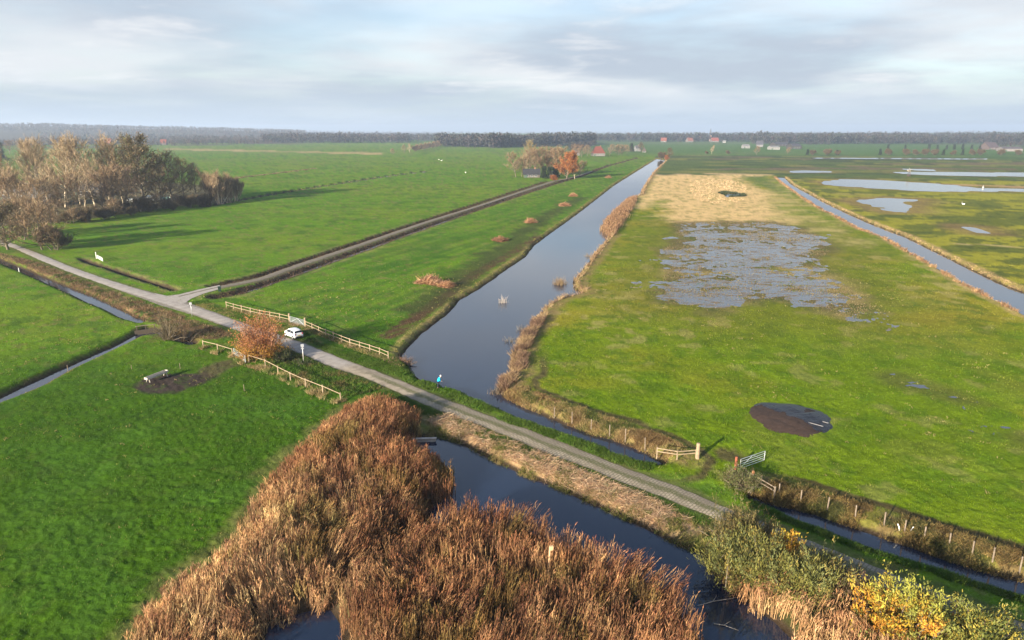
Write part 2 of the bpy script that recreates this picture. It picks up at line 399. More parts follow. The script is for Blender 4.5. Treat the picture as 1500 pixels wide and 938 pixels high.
# ------------------------------------------------------------------ the ground: one sheet to the horizon
def make_ground():
    th = [-180.0]
    while th[-1] < 180:
        a = abs(th[-1] + 0.01)
        th.append(th[-1] + (0.105 if a < 44 else 0.22 if a < 60 else 1.0 if a < 80 else 4.0))
    th = np.radians(np.array(th[:-1])); nt_ = len(th)
    rr = [1.0, 6.0, 12.0, 18.0, 24.0, 28.0]
    while rr[-1] < 9000:
        r = rr[-1]; rr.append(r + max(0.055, (r * r + CAMH * CAMH) / (CAMH * 683) * (1.0 if r < 2500 else 0.8)))
    rr[-1] = 9000.0; rr = np.array(rr)
    Rr, T = np.meshgrid(rr, th, indexing='ij')
    X = (Rr * np.sin(T)).ravel(); Y = (Rr * np.cos(T)).ravel()
    Z = height(X, Y)
    nr = len(rr)
    idx = np.arange(nr * nt_).reshape(nr, nt_); nxt = np.roll(idx, -1, axis=1)
    F = np.stack([idx[:-1], nxt[:-1], nxt[1:], idx[1:]], -1).reshape(-1, 4)[:, ::-1]
    # centre fan left out: closed with one small disc of quads
    V = np.c_[X, Y, Z]
    C = landcover(X, Y, Z)
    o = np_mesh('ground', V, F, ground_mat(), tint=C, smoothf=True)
    return tag(o, kind='structure')

def mixc(c, m, col):
    m = np.clip(m, 0, 1)[:, None]; return c * (1 - m) + np.asarray(col) * m

MEADOW = PL([(600,520),(640,470),(800,350),(960,236),(972,237),(962,254),(1137,257),(1180,290),(1300,350),(1500,460),(1640,535),(1800,1000),(1500,860),(1100,735),(1040,700),(960,690),(737,590)])
MARSH = PL([(1150,258),(1640,262),(1640,500),(1500,430),(1300,335),(1200,292)])
FARMARSH = PL([(960,228),(1700,224),(1700,268),(1150,262),(1130,256),(960,257)])
TAN = PL([(961,256),(1126,255),(1100,259),(1078,262),(1100,272),(1123,284),(1132,304),(1152,322),(1140,326),(984,326),(981,293),(951,293),(940,305),(952,275)])
TAN2 = PL([(1126,257),(1140,262),(1165,290),(1200,312),(1260,345),(1235,360),(1180,338),(1150,322),(1132,304),(1123,284)])
GREENTOP = PL([(1080,258),(1122,258),(1143,272),(1150,283),(1115,276)])
HEATH = PL([(-60,348),(0,371),(60,386),(149,421),(240,453),(330,485),(343,492),(330,497),(300,497),(262,488),(209,468),(160,443),(120,426),(90,413),(30,387),(-60,355)])
LOWVERGE = PL([(629,607),(649,606),(693,622),(739,642),(777,661),(816,680),(867,700),(911,720),(962,740),(1020,762),(1040,800),(1010,800),(960,777),(900,748),(854,730),(800,707),(740,680),(690,655),(650,640),(620,637)])
MUDLINE = PL([(572,492),(600,472),(640,444),(665,424),(700,399),(751,370),(790,346)])
REED_A = PL([(505,600),(540,588),(575,590),(622,612),(612,640),(606,655),(640,668),(662,692),(668,712),(656,728),(632,748),(632,764),(664,768),(600,800),(560,830),(520,860),(497,893),(484,893),(465,892),(430,902),(392,920),(378,960),(150,990),(195,920),(250,862),(295,828),(335,800),(352,765),(395,705),(440,655),(475,622)])
REED_B = PL([(520,860),(560,830),(600,800),(664,768),(696,762),(740,770),(800,788),(862,817),(940,846),(985,882),(998,905),(1012,925),(1035,950),(1045,985),(800,1000),(505,1000),(505,960),(497,915),(497,893)])
REED_C = PL([(1042,838),(1064,858),(1100,886),(1137,912),(1172,950),(1190,1000),(1400,1000),(1330,945),(1260,905),(1190,878),(1120,852),(1065,832)])
REED_ISLE = PL([(893,347),(884,341),(881,333),(889,322),(905,306),(921,292),(934,290),(925,308),(912,327),(900,343)])
BUSHLAND = PL([(1040,765),(1120,795),(1250,845),(1390,905),(1480,945),(1560,1000),(1200,1000),(1100,890),(1035,830)])
YARD = PL([(-80,305),(0,332),(90,325),(179,314),(256,303),(330,296),(345,288),(300,272),(180,262),(0,270),(-80,280)])
FARROWS = [((560,222),(0,222),)]

def landcover(X, Y, Z):
    r = np.hypot(X, Y); n = X.size
    az = np.degrees(np.arctan2(X, Y))
    nb = fbm(X, Y, 40, 4, 101); nm = fbm(X, Y, 7, 4, 102); nf = fbm(X, Y, 0.9, 3, 103); nx = fbm(X, Y, 2.5, 4, 104)
    c = np.tile(np.array([0.088, 0.178, 0.009]), (n, 1))
    # left pastures: slight drifts of yellower and fuller grass
    c = mixc(c, sstep(0.35, 0.7, nb) * 0.75, (0.130, 0.190, 0.014))
    c = mixc(c, sstep(0.45, 0.75, nm) * 0.5, (0.040, 0.110, 0.008))
    c = mixc(c, sstep(0.60, 0.75, nx) * 0.35, (0.17, 0.19, 0.03)); c = mixc(c, sstep(.60, .70, fbm(X, Y, 4.3, 3, 105)) * .5, (.035, .085, .012)); c = mixc(c, sstep(.66, .72, fbm(X, Y, 1.4, 2, 106)) * .5, (.16, .13, .05)); c = mixc(c, sstep(.50, .66, fbm(X, Y, 2.2, 2, 107, R(25), 30)) * .28, (.12, .17, .03))
    # near-left pasture is a darker green
    nl = sstep(8, -14, X + 0.25 * (Y - 60)) * sstep(118, 84, Y - 0.35 * (X + 40))
    c = mixc(c, nl * 0.82, (0.034, 0.083, 0.004))
    c = mixc(c, nl * sstep(0.5, 0.7, nm) * 0.5, (0.055, 0.125, 0.012))
    # strip between farm track and canal: mowing lines along the canal
    STRIP = sdpoly(X, Y, PL([(335,445),(560,508),(590,520),(660,455),(780,362),(960,234),(940,231),(812,270),(585,350),(380,423)]))
    ml = fbm(X, Y, 1.6, 3, 110, R(66), 22)
    ms = sstep(0.5, -2, STRIP)
    c = mixc(c, ms * sstep(0.42, 0.62, ml) * 0.55, (0.040, 0.105, 0.010))
    c = mixc(c, ms * sstep(0.62, 0.75, nx) * 0.35, (0.14, 0.15, 0.04))
    # far-left fields, paler and with a straw-coloured band
    band = sstep(4, -4, sdpoly(X, Y, PL([(240,220),(360,222),(560,227),(560,223.5),(400,221),(240,217)])))
    c = mixc(c, band * 0.85, (0.36, 0.26, 0.12))
    st = fbm(X, Y, 60, 3, 111, 0.0, 8); c = mixc(c, sstep(500, 900, r) * sstep(0.45, 0.7, st) * 0.5, (0.12, 0.16, 0.03))
    # the wet meadow right of the canal
    md = sdpoly(X, Y, MEADOW); mm = sstep(0.5, -0.5, md)
    base = np.tile(np.array([0.130, 0.180, 0.008]), (n, 1))
    base = mixc(base, sstep(0.46, 0.72, fbm(X, Y, 22, 4, 120)) * 0.8, (0.245, 0.205, 0.022))
    base = mixc(base, sstep(0.50, 0.68, nm) * 0.45, (0.19, 0.18, 0.04))
    base = mixc(base, sstep(0.52, 0.66, nx) * 0.55, (0.040, 0.095, 0.007))
    base = mixc(base, sstep(0.62, 0.74, fbm(X, Y, 4, 3, 121)) * 0.6, (0.30, 0.25, 0.09))
    near_wet = sstep(112, 90, Y - 0.1 * X); base = mixc(base, near_wet * 0.5, (0.085, 0.150, 0.005))
    # olive margin round the flood
    fl = sdpoly(X, Y, FLOOD)
    base = mixc(base, sstep(26, 0, fl + (nm - .5) * 14) * 0.55, (0.13, 0.125, 0.018))
    c = c * (1 - mm[:, None]) + base * mm[:, None]
    jt = (fbm(X, Y, 8, 4, 122) - 0.5) * 26
    t = sstep(9, -4, sdpoly(X, Y, TAN) + jt * 0.6)
    c = mixc(c, t * (0.97 - 0.5 * sstep(0.5, 0.72, nx)), (0.56, 0.385, 0.175)); 
    t2 = sstep(8, -6, sdpoly(X, Y, TAN2) + jt); c = mixc(c, t2 * (0.25 + 0.7 * sstep(0.4, 0.62, fbm(X, Y, 5, 3, 124, 0, 2.5))), (0.34, 0.28, 0.10))
    t3 = sstep(3, -5, sdpoly(X, Y, GREENTOP) + jt * .5); c = mixc(c, t3 * 0.7, (0.09, 0.13, 0.03))
    # inside the flooded part: dead tussocks
    m = sstep(4, -3, fl + (nm - .5) * 8)
    c = mixc(c, m * 0.85, (0.115, 0.090, 0.045)); c = mixc(c, m * sstep(0.56, 0.66, fbm(X, Y, 12, 3, 130, 0, 2)) * 0.9, (0.26, 0.20, 0.075)); c = mixc(c, m * sstep(0.52, 0.62, nx) * 0.6, (0.07, 0.10, 0.02))
    for p in PONDS[8:]: c = mixc(c, sstep(2.5, -1, sdpoly(X, Y, p)) * .6, (.10, .10, .025))
    # marsh beyond the right-hand canal
    ma = sstep(1, -1, sdpoly(X, Y, MARSH))
    b2 = np.tile(np.array([0.235, 0.225, 0.022]), (n, 1))
    b2 = mixc(b2, sstep(0.48, 0.58, fbm(X, Y, 11, 4, 131, 0.1, 2.2)) * 0.8 * sstep(0.40, 0.55, nb + 0.1 * sstep(400, 200, r)), (0.075, 0.095, 0.018))
    b2 = mixc(b2, sstep(0.6, 0.72, fbm(X, Y, 20, 3, 132, 0, 3)) * 0.6, (0.25, 0.21, 0.07)); b2 = mixc(b2, sstep(.52, .60, fbm(X, Y, 3.2, 3, 136, .1, 2)) * sstep(.40, .52, fbm(X, Y, 34, 2, 137)) * .75, (.06, .08, .018))
    for i, p in enumerate(PONDS[:5] + [PONDS[6]]):
        b2 = mixc(b2, sstep(14, 2, sdpoly(X, Y, p) + (nm - .5) * 8) * 0.7, (0.20, 0.13, 0.06))
    c = c * (1 - ma[:, None]) + b2 * ma[:, None]
    fm = sstep(2, -2, sdpoly(X, Y, FARMARSH))
    s3 = fbm(X, Y, 22, 4, 133, 0.0, 9)
    b3 = np.tile(np.array([0.075, 0.105, 0.028]), (n, 1)); b3 = mixc(b3, sstep(0.5, 0.62, s3), (0.15, 0.15, 0.04)); b3 = mixc(b3, sstep(0.60, 0.68, fbm(X, Y, 30, 3, 134, 0, 8)), (0.13, 0.10, 0.06))
    b3 = mixc(b3, sstep(0.58, 0.66, fbm(X, Y, 16, 3, 135, 0, 12)) * .8, (0.040, 0.058, 0.022))
    c = c * (1 - fm[:, None]) + b3 * fm[:, None]
    for i, p in enumerate(PONDS[:5]):
        c = mixc(c, fm * sstep(16, 2, sdpoly(X, Y, p)) * 0.5, (0.18, 0.13, 0.06))
    # straw edge along the far end of the meadow
    d = dline(X, Y, PL([(960,256.5),(1050,254.6),(1128,256)])); c = mixc(c, sstep(5, 1.5, d), (0.42, 0.30, 0.16))
    d = dline(X, Y, PL([(1332,267.5),(1400,270),(1440,272.5),(1520,275)])); c = mixc(c, sstep(6, 1, d) * .8, (0.42, 0.26, 0.14))
    d = dline(X, Y, PL([(1390,357.5),(1430,358.5),(1510,363)])); c = mixc(c, sstep(1.5, .4, d) * .8, (0.36, 0.28, 0.13))
    # beyond: distant fields
    far = sstep(900, 1100, r) * (az > 3)
    fp = fbm(X, Y, 180, 2, 140, 0.15, 4)
    c = mixc(c, far * 0.8, (0.060, 0.120, 0.030)); c = mixc(c, far * sstep(0.5, 0.6, fp) * 0.6, (0.10, 0.13, 0.05))
    c = mixc(c, sstep(2300, 2600, r) * sstep(-4, -8, az), (0.07, 0.06, 0.045)); c = mixc(c, sstep(1450, 1650, r) * sstep(-15, -19, az) * sstep(.42, .55, fbm(X, Y, 120, 2, 141)), (0.08, 0.07, 0.045))
    # shores: dead reed stems and litter
    def shore(p, w, col, amt, seed, lim=None):
        nonlocal c
        sd = sdpoly(X, Y, p) + (fbm(X, Y, 2.2, 3, seed) - 0.5) * 1.6
        m = sstep(w, w * 0.55, sd) * amt
        if lim is not None: m = m * lim
        c = mixc(c, m * (0.55 + 0.45 * sstep(0.35, 0.6, nf)), col)
    dcr = dline(X, Y, ROADC)
    offroad = sstep(6.0, 9.0, dcr)
    on_meadow = sstep(3, 0, md)
    shore(W_CANAL, 2.4, (0.26, 0.20, 0.075), 0.9, 150, offroad)
    shore(W_CANAL, 4.4, (0.22, 0.155, 0.065), 0.9, 151, on_meadow * sstep(4.5, 6.5, dcr))
    shore(W_DITCH, 5.0, (0.15, 0.105, 0.045), 0.97, 152, sstep(4.6, 6.2, dcr))
    shore(W_RIGHT, 3.4, (0.36, 0.245, 0.115), 0.85, 153)
    shore(W_LEFT2, 1.3, (0.12, 0.09, 0.035), 0.9, 155); shore(W_POND, 1.6, (0.09, 0.07, 0.03), 0.9, 156)
    # churned strip on the meadow side of the ditches
    s = sdpoly(X, Y, W_DITCH) + (nx - .5) * 1.5
    c = mixc(c, sstep(0.9, 0.3, np.abs(s - 4.4)) * sstep(9, 11, dcr) * .9, (0.055, 0.038, 0.022))
    s = sdpoly(X, Y, W_CANAL) + (nx - .5) * 1.5
    c = mixc(c, sstep(0.9, 0.2, np.abs(s - 4.5)) * on_meadow * sstep(28, 16, dcr) * .85, (0.075, 0.055, 0.03))
    # canal works: churned mud along the left bank
    d = dline(X, Y, MUDLINE); m = sstep(2.5, 1.0, d + (nf - .5) * 1.6)
    c = mixc(c, m * (0.96 - 0.4 * sstep(0.5, 0.6, fbm(X, Y, 0.5, 2, 160, R(55), 9))), (0.085, 0.048, 0.028))
    d = dline(X, Y, PL([(610,452),(650,425),(690,395),(740,362),(800,318),(850,290)])); c = mixc(c, sstep(6, 1, d + (nx - .5) * 9) * 0.75, (0.050, 0.055, 0.020))
    # heathy road bank
    m = sstep(1.0, -1.0, sdpoly(X, Y, HEATH) + (nx - .5) * 2)
    hb = np.tile(np.array([0.115, 0.075, 0.036]), (n, 1)); hb = mixc(hb, sstep(0.5, 0.6, nx), (0.055, 0.085, 0.018)); hb = mixc(hb, sstep(0.55, 0.65, fbm(X, Y, 1.6, 3, 161)), (0.22, 0.14, 0.07))
    c = c * (1 - m[:, None]) + hb * m[:, None]
    # verge strip between lower edge of the road and the pond
    sd = sdpoly(X, Y, LOWVERGE); m = sstep(0.8, -0.5, sd + (nx - .5) * 1.6)
    c = mixc(c, m, (0.13, 0.125, 0.035)); 
    d = dline(X, Y, PL([(640,614),(700,640),(760,665),(820,692),(880,716),(940,742),(1005,772)]))
    c = mixc(c, sstep(2.4, 1.0, d + (nx - .5) * 1.6), (0.36, 0.235, 0.125)); c = mixc(c, m * sstep(0.55, 0.65, nf) * .5, (0.08, 0.10, 0.02))
    # under reeds and bushes
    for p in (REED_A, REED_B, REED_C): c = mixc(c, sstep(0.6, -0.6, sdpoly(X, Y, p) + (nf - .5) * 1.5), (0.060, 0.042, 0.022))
    sd = sdpoly(X, Y, REED_A); c = mixc(c, sstep(2.2, 0.3, sd + (nx - .5) * 4) * sstep(-1, 0, sd) * (X < 0) * 0.6, (0.14, 0.13, 0.045))
    c = mixc(c, sstep(0.6, -0.6, sdpoly(X, Y, REED_ISLE)), (0.25, 0.14, 0.08))
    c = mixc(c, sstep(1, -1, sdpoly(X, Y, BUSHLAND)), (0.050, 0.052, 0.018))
    c = mixc(c, sstep(3, -2, sdpoly(X, Y, YARD)) * .9, (0.11, 0.085, 0.05))
    # ditches
    jt = (fbm(X, Y, 1.5, 3, 170) - .5) * 1.2
    for pl, w, col, a in ((D_SOUTH, 3.0, (0.050, 0.032, 0.023), .97), (D_NORTH, 2.0, (0.042, 0.034, 0.022), .97), (D_MID, 2.9, (0.04, 0.036, 0.022), .95), (D_UP, 2.6, (0.17, 0.13, 0.06), .8), (D_ROADN, 1.4, (0.07, 0.05, 0.03), .95)):
        d = dline(X, Y, pl) + jt; c = mixc(c, sstep(w, w * .6, d) * a, col)
        if pl is not D_UP: c = mixc(c, sstep(.9, .3, np.abs(d - w * 1.15)) * .4 * sstep(.4, .6, nx), (0.24, 0.19, 0.09))
    # bare mud: round the trough, gateways
    for pts, col, amt in (([(192,564),(215,553),(260,548),(300,546),(318,552),(300,562),(255,577),(215,580)], (0.050, 0.036, 0.032), .97),
                     ([(285,545),(315,530),(345,525),(352,534),(320,548),(300,558)], (0.085, 0.060, 0.038), .75),
                     ([(1040,660),(1075,658),(1095,668),(1080,680),(1055,672)], (0.075, 0.05, 0.03), .8),
                     ([(425,478),(448,484),(470,502),(440,500)], (0.16, 0.14, 0.05), .8)):
        m = sstep(0.5, -0.6, sdpoly(X, Y, PL(pts)) + (nx - .5) * 2.0) * amt; c = mixc(c, m * (1 - .35 * sstep(.55, .65, nf)), col)
    # shoulders worn beside the road
    m = sstep(2.6, 1.6, dcr + (nf - .5) * 1.2); c = mixc(c, m * .6, (0.11, 0.10, 0.045))
    m = sstep(2.6, 1.4, dline(X, Y, TRACK) + (nf - .5)); c = mixc(c, m, (0.13, 0.12, 0.07))
    # wheel tracks and faint lines in the near pasture
    for pts in ([(120,640),(190,612),(260,585)], [(126,646),(196,618),(268,590)]):
        d = dline(X, Y, PL(pts)); c = mixc(c, sstep(.5, .15, d) * .45, (0.025, 0.06, 0.008))
    # wet, muddy below the water line
    c = mixc(c, sstep(-0.25, -0.50, Z), (0.045, 0.032, 0.020))
    c *= (0.84 + 0.32 * fbm(X, Y, 0.5, 2, 180))[:, None]
    return np.clip(c, 0.003, 0.9)

make_ground()

# ------------------------------------------------------------------ water
def sheet(name, pts, z, m, **k):
    bm = bmesh.new(); vs = [bm.verts.new((x, y, z)) for x, y in pts]; f = bm.faces.new(vs)
    if f.normal.z < 0: f.normal_flip()
    bmesh.ops.triangulate(bm, faces=[f]); bm.normal_update()
    for f in bm.faces:
        if f.normal.z < 0: f.normal_flip()
    me = bpy.data.meshes.new(name); bm.to_mesh(me); bm.free(); me.materials.append(m)
    o = bpy.data.objects.new(name, me); COL.objects.link(o); return tag(o, **k)
wm = water_mat('canal_water', (0.010, 0.018, 0.040))
sheet('canal_water', [(-700, -20), (700, -20), (900, 1400), (-700, 1400)], ZW, wm, kind='structure')
fm_ = water_mat('flood_water', (0.050, 0.042, 0.040), 0.16, 0.05)
def murky(m):
    nt = m.node_tree; N = nt.nodes; L = nt.links; b = N['Principled BSDF']; tc = N.new('ShaderNodeTexCoord')
    mp = N.new('ShaderNodeMapping'); mp.inputs['Scale'].default_value = (.45, 1, 1); L.new(tc.outputs['Object'], mp.inputs[0])
    n = N.new('ShaderNodeTexNoise'); n.inputs['Scale'].default_value = .55; n.inputs['Detail'].default_value = 8; n.inputs['Roughness'].default_value = .7; L.new(mp.outputs[0], n.inputs['Vector'])
    def mr(a, c, lo, hi):
        q = N.new('ShaderNodeMapRange'); q.interpolation_type = 'SMOOTHSTEP'; q.inputs[1].default_value = a; q.inputs[2].default_value = c; q.inputs[3].default_value = lo; q.inputs[4].default_value = hi; L.new(n.outputs[0], q.inputs[0]); return q.outputs[0]
    # dead grass lying just under and through the film
    x = N.new('ShaderNodeMix'); x.data_type = 'RGBA'; L.new(mr(.46, .60, 0, 1), x.inputs[0]); x.inputs[6].default_value = (.045, .042, .045, 1); x.inputs[7].default_value = (.150, .108, .060, 1); L.new(x.outputs[2], b.inputs['Base Color'])
    L.new(mr(.48, .62, .10, .55), b.inputs['Roughness']); L.new(mr(.48, .62, .5, .12), b.inputs['Specular IOR Level'])
pm_ = water_mat('pond_water', (0.040, 0.040, 0.044), 0.10, 0.02); murky(fm_)
c0 = FLOOD.mean(0); fx = np.array([c0 + (p - c0) * (1 + 9 / np.hypot(*(p - c0))) for p in FLOOD])
sheet('flood_water', fx, -0.06, fm_, kind='structure')
for p in PONDS:
    c0 = p.mean(0); q = np.array([c0 + (a - c0) * (1 + 4 / np.hypot(*(a - c0))) for a in p])
    sheet('pond_water', q, -0.08, pm_, kind='structure')

# ------------------------------------------------------------------ road and farm track
def road_mat():
    m = bpy.data.materials.new('road_surface'); m.use_nodes = True; nt = m.node_tree; N = nt.nodes; L = nt.links
    b = N['Principled BSDF']; b.inputs['Roughness'].default_value = 0.9; b.inputs['Specular IOR Level'].default_value = 0.2
    uv = N.new('ShaderNodeUVMap'); uv.uv_map = 'UVMap'; sp = N.new('ShaderNodeSeparateXYZ'); L.new(uv.outputs[0], sp.inputs[0])
    def mth(op, a, b_=None):
        n = N.new('ShaderNodeMath'); n.operation = op
        for i, v in enumerate((a, b_)):
            if v is None: continue
            if isinstance(v, (int, float)): n.inputs[i].default_value = v
            else: L.new(v, n.inputs[i])
        return n.outputs[0]
    def mr(v, a0, b0, lo=0.0, hi=1.0):
        q = N.new('ShaderNodeMapRange'); q.interpolation_type = 'SMOOTHSTEP'; q.inputs[1].default_value = a0; q.inputs[2].default_value = b0; q.inputs[3].default_value = lo; q.inputs[4].default_value = hi
        L.new(v, q.inputs[0]); return q.outputs[0]
    def mix(f, a, c):
        x = N.new('ShaderNodeMix'); x.data_type = 'RGBA'; L.new(f, x.inputs[0])
        for i, v in ((6, a), (7, c)):
            if isinstance(v, tuple): x.inputs[i].default_value = (*v, 1)
            else: L.new(v, x.inputs[i])
        return x.outputs[2]
    def nz(s, d, r=0.6):
        n = N.new('ShaderNodeTexNoise'); n.inputs['Scale'].default_value = s; n.inputs['Detail'].default_value = d; n.inputs['Roughness'].default_value = r
        L.new(uv.outputs[0], n.inputs['Vector']); return n.outputs[0]
    u, v = sp.outputs[0], sp.outputs[1]          # metres from the centre line; metres along
    n1 = nz(0.7, 6); n2 = nz(5.0, 5, 0.7)
    conc = mix(mr(n1, .35, .65), (0.30, 0.265, 0.235), (0.38, 0.34, 0.30))
    pav = mix(mr(n1, .35, .65), (0.23, 0.19, 0.14), (0.34, 0.285, 0.215))
    fp = mr(v, SWITCH - 1.5, SWITCH + 1.5)
    # paving blocks, 0.5 m long rows with dark joints
    br = N.new('ShaderNodeTexBrick'); br.inputs['Scale'].default_value = 1.0; br.inputs['Brick Width'].default_value = 0.46; br.inputs['Row Height'].default_value = 0.30
    br.inputs['Mortar Size'].default_value = 0.055; br.inputs['Mortar Smooth'].default_value = 0.3; L.new(uv.outputs[0], br.inputs['Vector'])
    joint = mth('MULTIPLY', br.outputs['Fac'], mr(v, SWITCH + 12, SWITCH + 24))
    pav = mix(mth('MULTIPLY', mth('MULTIPLY', joint, mr(n1, .3, .6, .15, 1.0)), 0.55), pav, (0.075, 0.075, 0.030))
    mid = mth('ABSOLUTE', mth('ADD', u, mth('MULTIPLY', mth('SUBTRACT', n1, 0.5), 0.9)))
    green = mth('MULTIPLY', mr(mid, 0.62, 0.15), mr(n2, .30, .55))
    green = mth('MULTIPLY', green, mr(v, SWITCH + 2, SWITCH + 9, 0, 0.85))
    pav = mix(green, pav, (0.085, 0.092, 0.030))
    col = mix(fp, conc, pav)
    # cross joints of the concrete slabs
    sl_ = mth('LESS_THAN', mth('FRACT', mth('DIVIDE', v, 5.0)), 0.012)
    col = mix(mth('MULTIPLY', sl_, 0.5), col, (0.10, 0.09, 0.08))
    # worn wheel lanes, dirty edges
    edge = mr(mth('ABSOLUTE', u), 1.05, 1.5, 0, 1); col = mix(mth('MULTIPLY', edge, mr(n2, .3, .6, .1, .75)), col, (0.105, 0.090, 0.050))
    col = mix(mr(n2, .52, .75, 0, .45), col, (0.15, 0.125, 0.09))
    L.new(col, b.inputs['Base Color'])
    bp = N.new('ShaderNodeBump'); bp.inputs['Distance'].default_value = 0.03; L.new(mth('SUBTRACT', n2, joint), bp.inputs['Height']); L.new(bp.outputs[0], b.inputs['Normal'])
    return m
slen = np.r_[0, np.cumsum(np.hypot(*np.diff(ROADC, axis=0).T))]
qs = np.array(P(505, 538)); SWITCH = float(slen[np.argmin(np.hypot(*(ROADC - qs).T))])
def ribbon(name, A, B, z, m, nu=9, edge=0.10, seed=5):
    n = len(A); C = (A + B) / 2; s = np.r_[0, np.cumsum(np.hypot(*np.diff(C, axis=0).T))]
    w = np.hypot(*(A - B).T); us = np.linspace(0, 1, nu)
    ja = (vn(s / 0.9, s * 0, seed) - .5) * 2 * edge; jb = (vn(s / 0.9, s * 0 + 9, seed) - .5) * 2 * edge
    V = []; UV = []
    for i in range(n):
        d = (B[i] - A[i]) / w[i]; a = A[i] - d * ja[i]; b = B[i] + d * jb[i]
        for t in us:
            p = a * (1 - t) + b * t; V.append((p[0], p[1], z + 0.05 * (1 - (2 * t - 1) ** 2))); UV.append(((t - .5) * w[i], s[i]))
    idx = np.arange(n * nu).reshape(n, nu)
    F = np.stack([idx[:-1, :-1], idx[1:, :-1], idx[1:, 1:], idx[:-1, 1:]], -1).reshape(-1, 4)
    V = np.array(V); 
    a, b, c = V[F[0, 0]], V[F[0, 1]], V[F[0, 2]]
    if np.cross(b - a, c - a)[2] < 0: F = F[:, ::-1]
    o = np_mesh(name, V, F, m, smoothf=True)
    uvl = o.data.uv_layers.new(name='UVMap'); UV = np.array(UV); uvl.data.foreach_set('uv', UV[F.ravel()].astype(np.float32).ravel())
    return tag(o, kind='structure')
nfine = 1300
ribbon('road', resample(UPE_r, nfine) if 0 else np.array([np.interp(np.linspace(0, NR - 1, nfine), np.arange(NR), UPE_r[:, k]) for k in (0, 1)]).T,
       np.array([np.interp(np.linspace(0, NR - 1, nfine), np.arange(NR), LOE_r[:, k]) for k in (0, 1)]).T, 0.015, road_mat())
def conc_mat():
    return mat('junction_concrete', (0.335, 0.30, 0.262), 0.9, nscale=1.5, namt=0.18, bump=0.01, bscale=12)
sheet('road_junction', JUNC, 0.055, conc_mat(), kind='structure')
T = smooth(resample(TRACK, 500), 4); tn = np.gradient(T, axis=0); tn /= np.hypot(*tn.T)[:, None]; tn = np.c_[-tn[:, 1], tn[:, 0]]
ribbon('farm_track', T + tn * 1.05, T - tn * 1.05, 0.012, mat('track_gravel', (0.165, 0.14, 0.105), 0.95, nscale=1.2, namt=0.3, bump=0.02, bscale=10), 7, 0.15, 8)

# ------------------------------------------------------------------ vegetation builders (vectorised)
def rand_in_poly(poly, n):
    lo = poly.min(0); hi = poly.max(0); out = np.zeros((0, 2))
    while len(out) < n:
        q = rng.uniform(lo, hi, (int(n * 1.8) + 50, 2)); out = np.vstack([out, q[inpoly(q[:, 0], q[:, 1], poly)]])
    return out[:n]
def area(poly):
    x, y = poly.T; return 0.5 * abs(np.dot(x, np.roll(y, -1)) - np.dot(y, np.roll(x, -1)))
def in_frustum(q, margin=0.10):
    """keep ground points the camera can plausibly see (with a margin for a side step)"""
    az = np.abs(np.arctan2(q[:, 0], q[:, 1])); dep = np.hypot(q[:, 0], q[:, 1])
    c = np.cos(PITCH) * q[:, 1] + np.sin(PITCH) * CAMH
    return (np.abs(q[:, 0]) / c < 0.75 + margin) & (q[:, 1] > 30)
def ribbons(B, D, Lg, W0, W1, bend, nseg=2, tw=None):
    """tapered strips: B base (n,3), D unit dir (n,3), length, base/tip width, bend vector (n,3) added quadratically"""
    n = len(B); a = rng.uniform(0, 2 * np.pi, n) if tw is None else tw
    S = np.c_[np.cos(a), np.sin(a), np.zeros(n)]
    S = S - D * np.sum(S * D, 1)[:, None]; S /= np.linalg.norm(S, axis=1)[:, None] + 1e-9
    V = np.zeros((n, nseg + 1, 2, 3))
    for k in range(nseg + 1):
        t = k / nseg; c = B + D * (Lg * t)[:, None] + bend * (t * t)
        w = (W0 * (1 - t) + W1 * t)[:, None] * 0.5
        V[:, k, 0] = c - S * w; V[:, k, 1] = c + S * w
    idx = np.arange(n * (nseg + 1) * 2).reshape(n, nseg + 1, 2)
    F = np.stack([idx[:, :-1, 0], idx[:, :-1, 1], idx[:, 1:, 1], idx[:, 1:, 0]], -1).reshape(-1, 4)
    return V.reshape(-1, 3), F, (nseg + 1) * 2
def stack(parts):
    V = []; F = []; C = []; o = 0
    for v, f, c in parts:
        V.append(v); F.append(f + o); C.append(c); o += len(v)
    return np.vstack(V), np.vstack(F), np.vstack(C)
def unit(v): return v / (np.linalg.norm(v, axis=1)[:, None] + 1e-9)
PLANT = mat('dry_reed', tint=True, rough=0.8, spec=0.08, trans=0.2)
GRASSM = mat('grass_blades', tint=True, rough=0.8, spec=0.08, trans=0.3)
LEAFM = mat('leaves', tint=True, rough=0.6, spec=0.3, trans=0.30)
BARK = mat('bark', (0.14, 0.115, 0.085), 0.9, nscale=3, namt=0.35)
TWIG = mat('twigs', tint=True, rough=0.85, spec=0.15)

def palette(n, cols, w=None, jit=0.15):
    cols = np.array(cols); i = rng.choice(len(cols), n, p=w); c = cols[i]
    return np.clip(c * rng.uniform(1 - jit, 1 + jit, (n, 1)) * rng.uniform(1 - jit * .4, 1 + jit * .4, (n, 3)), 0, 1)

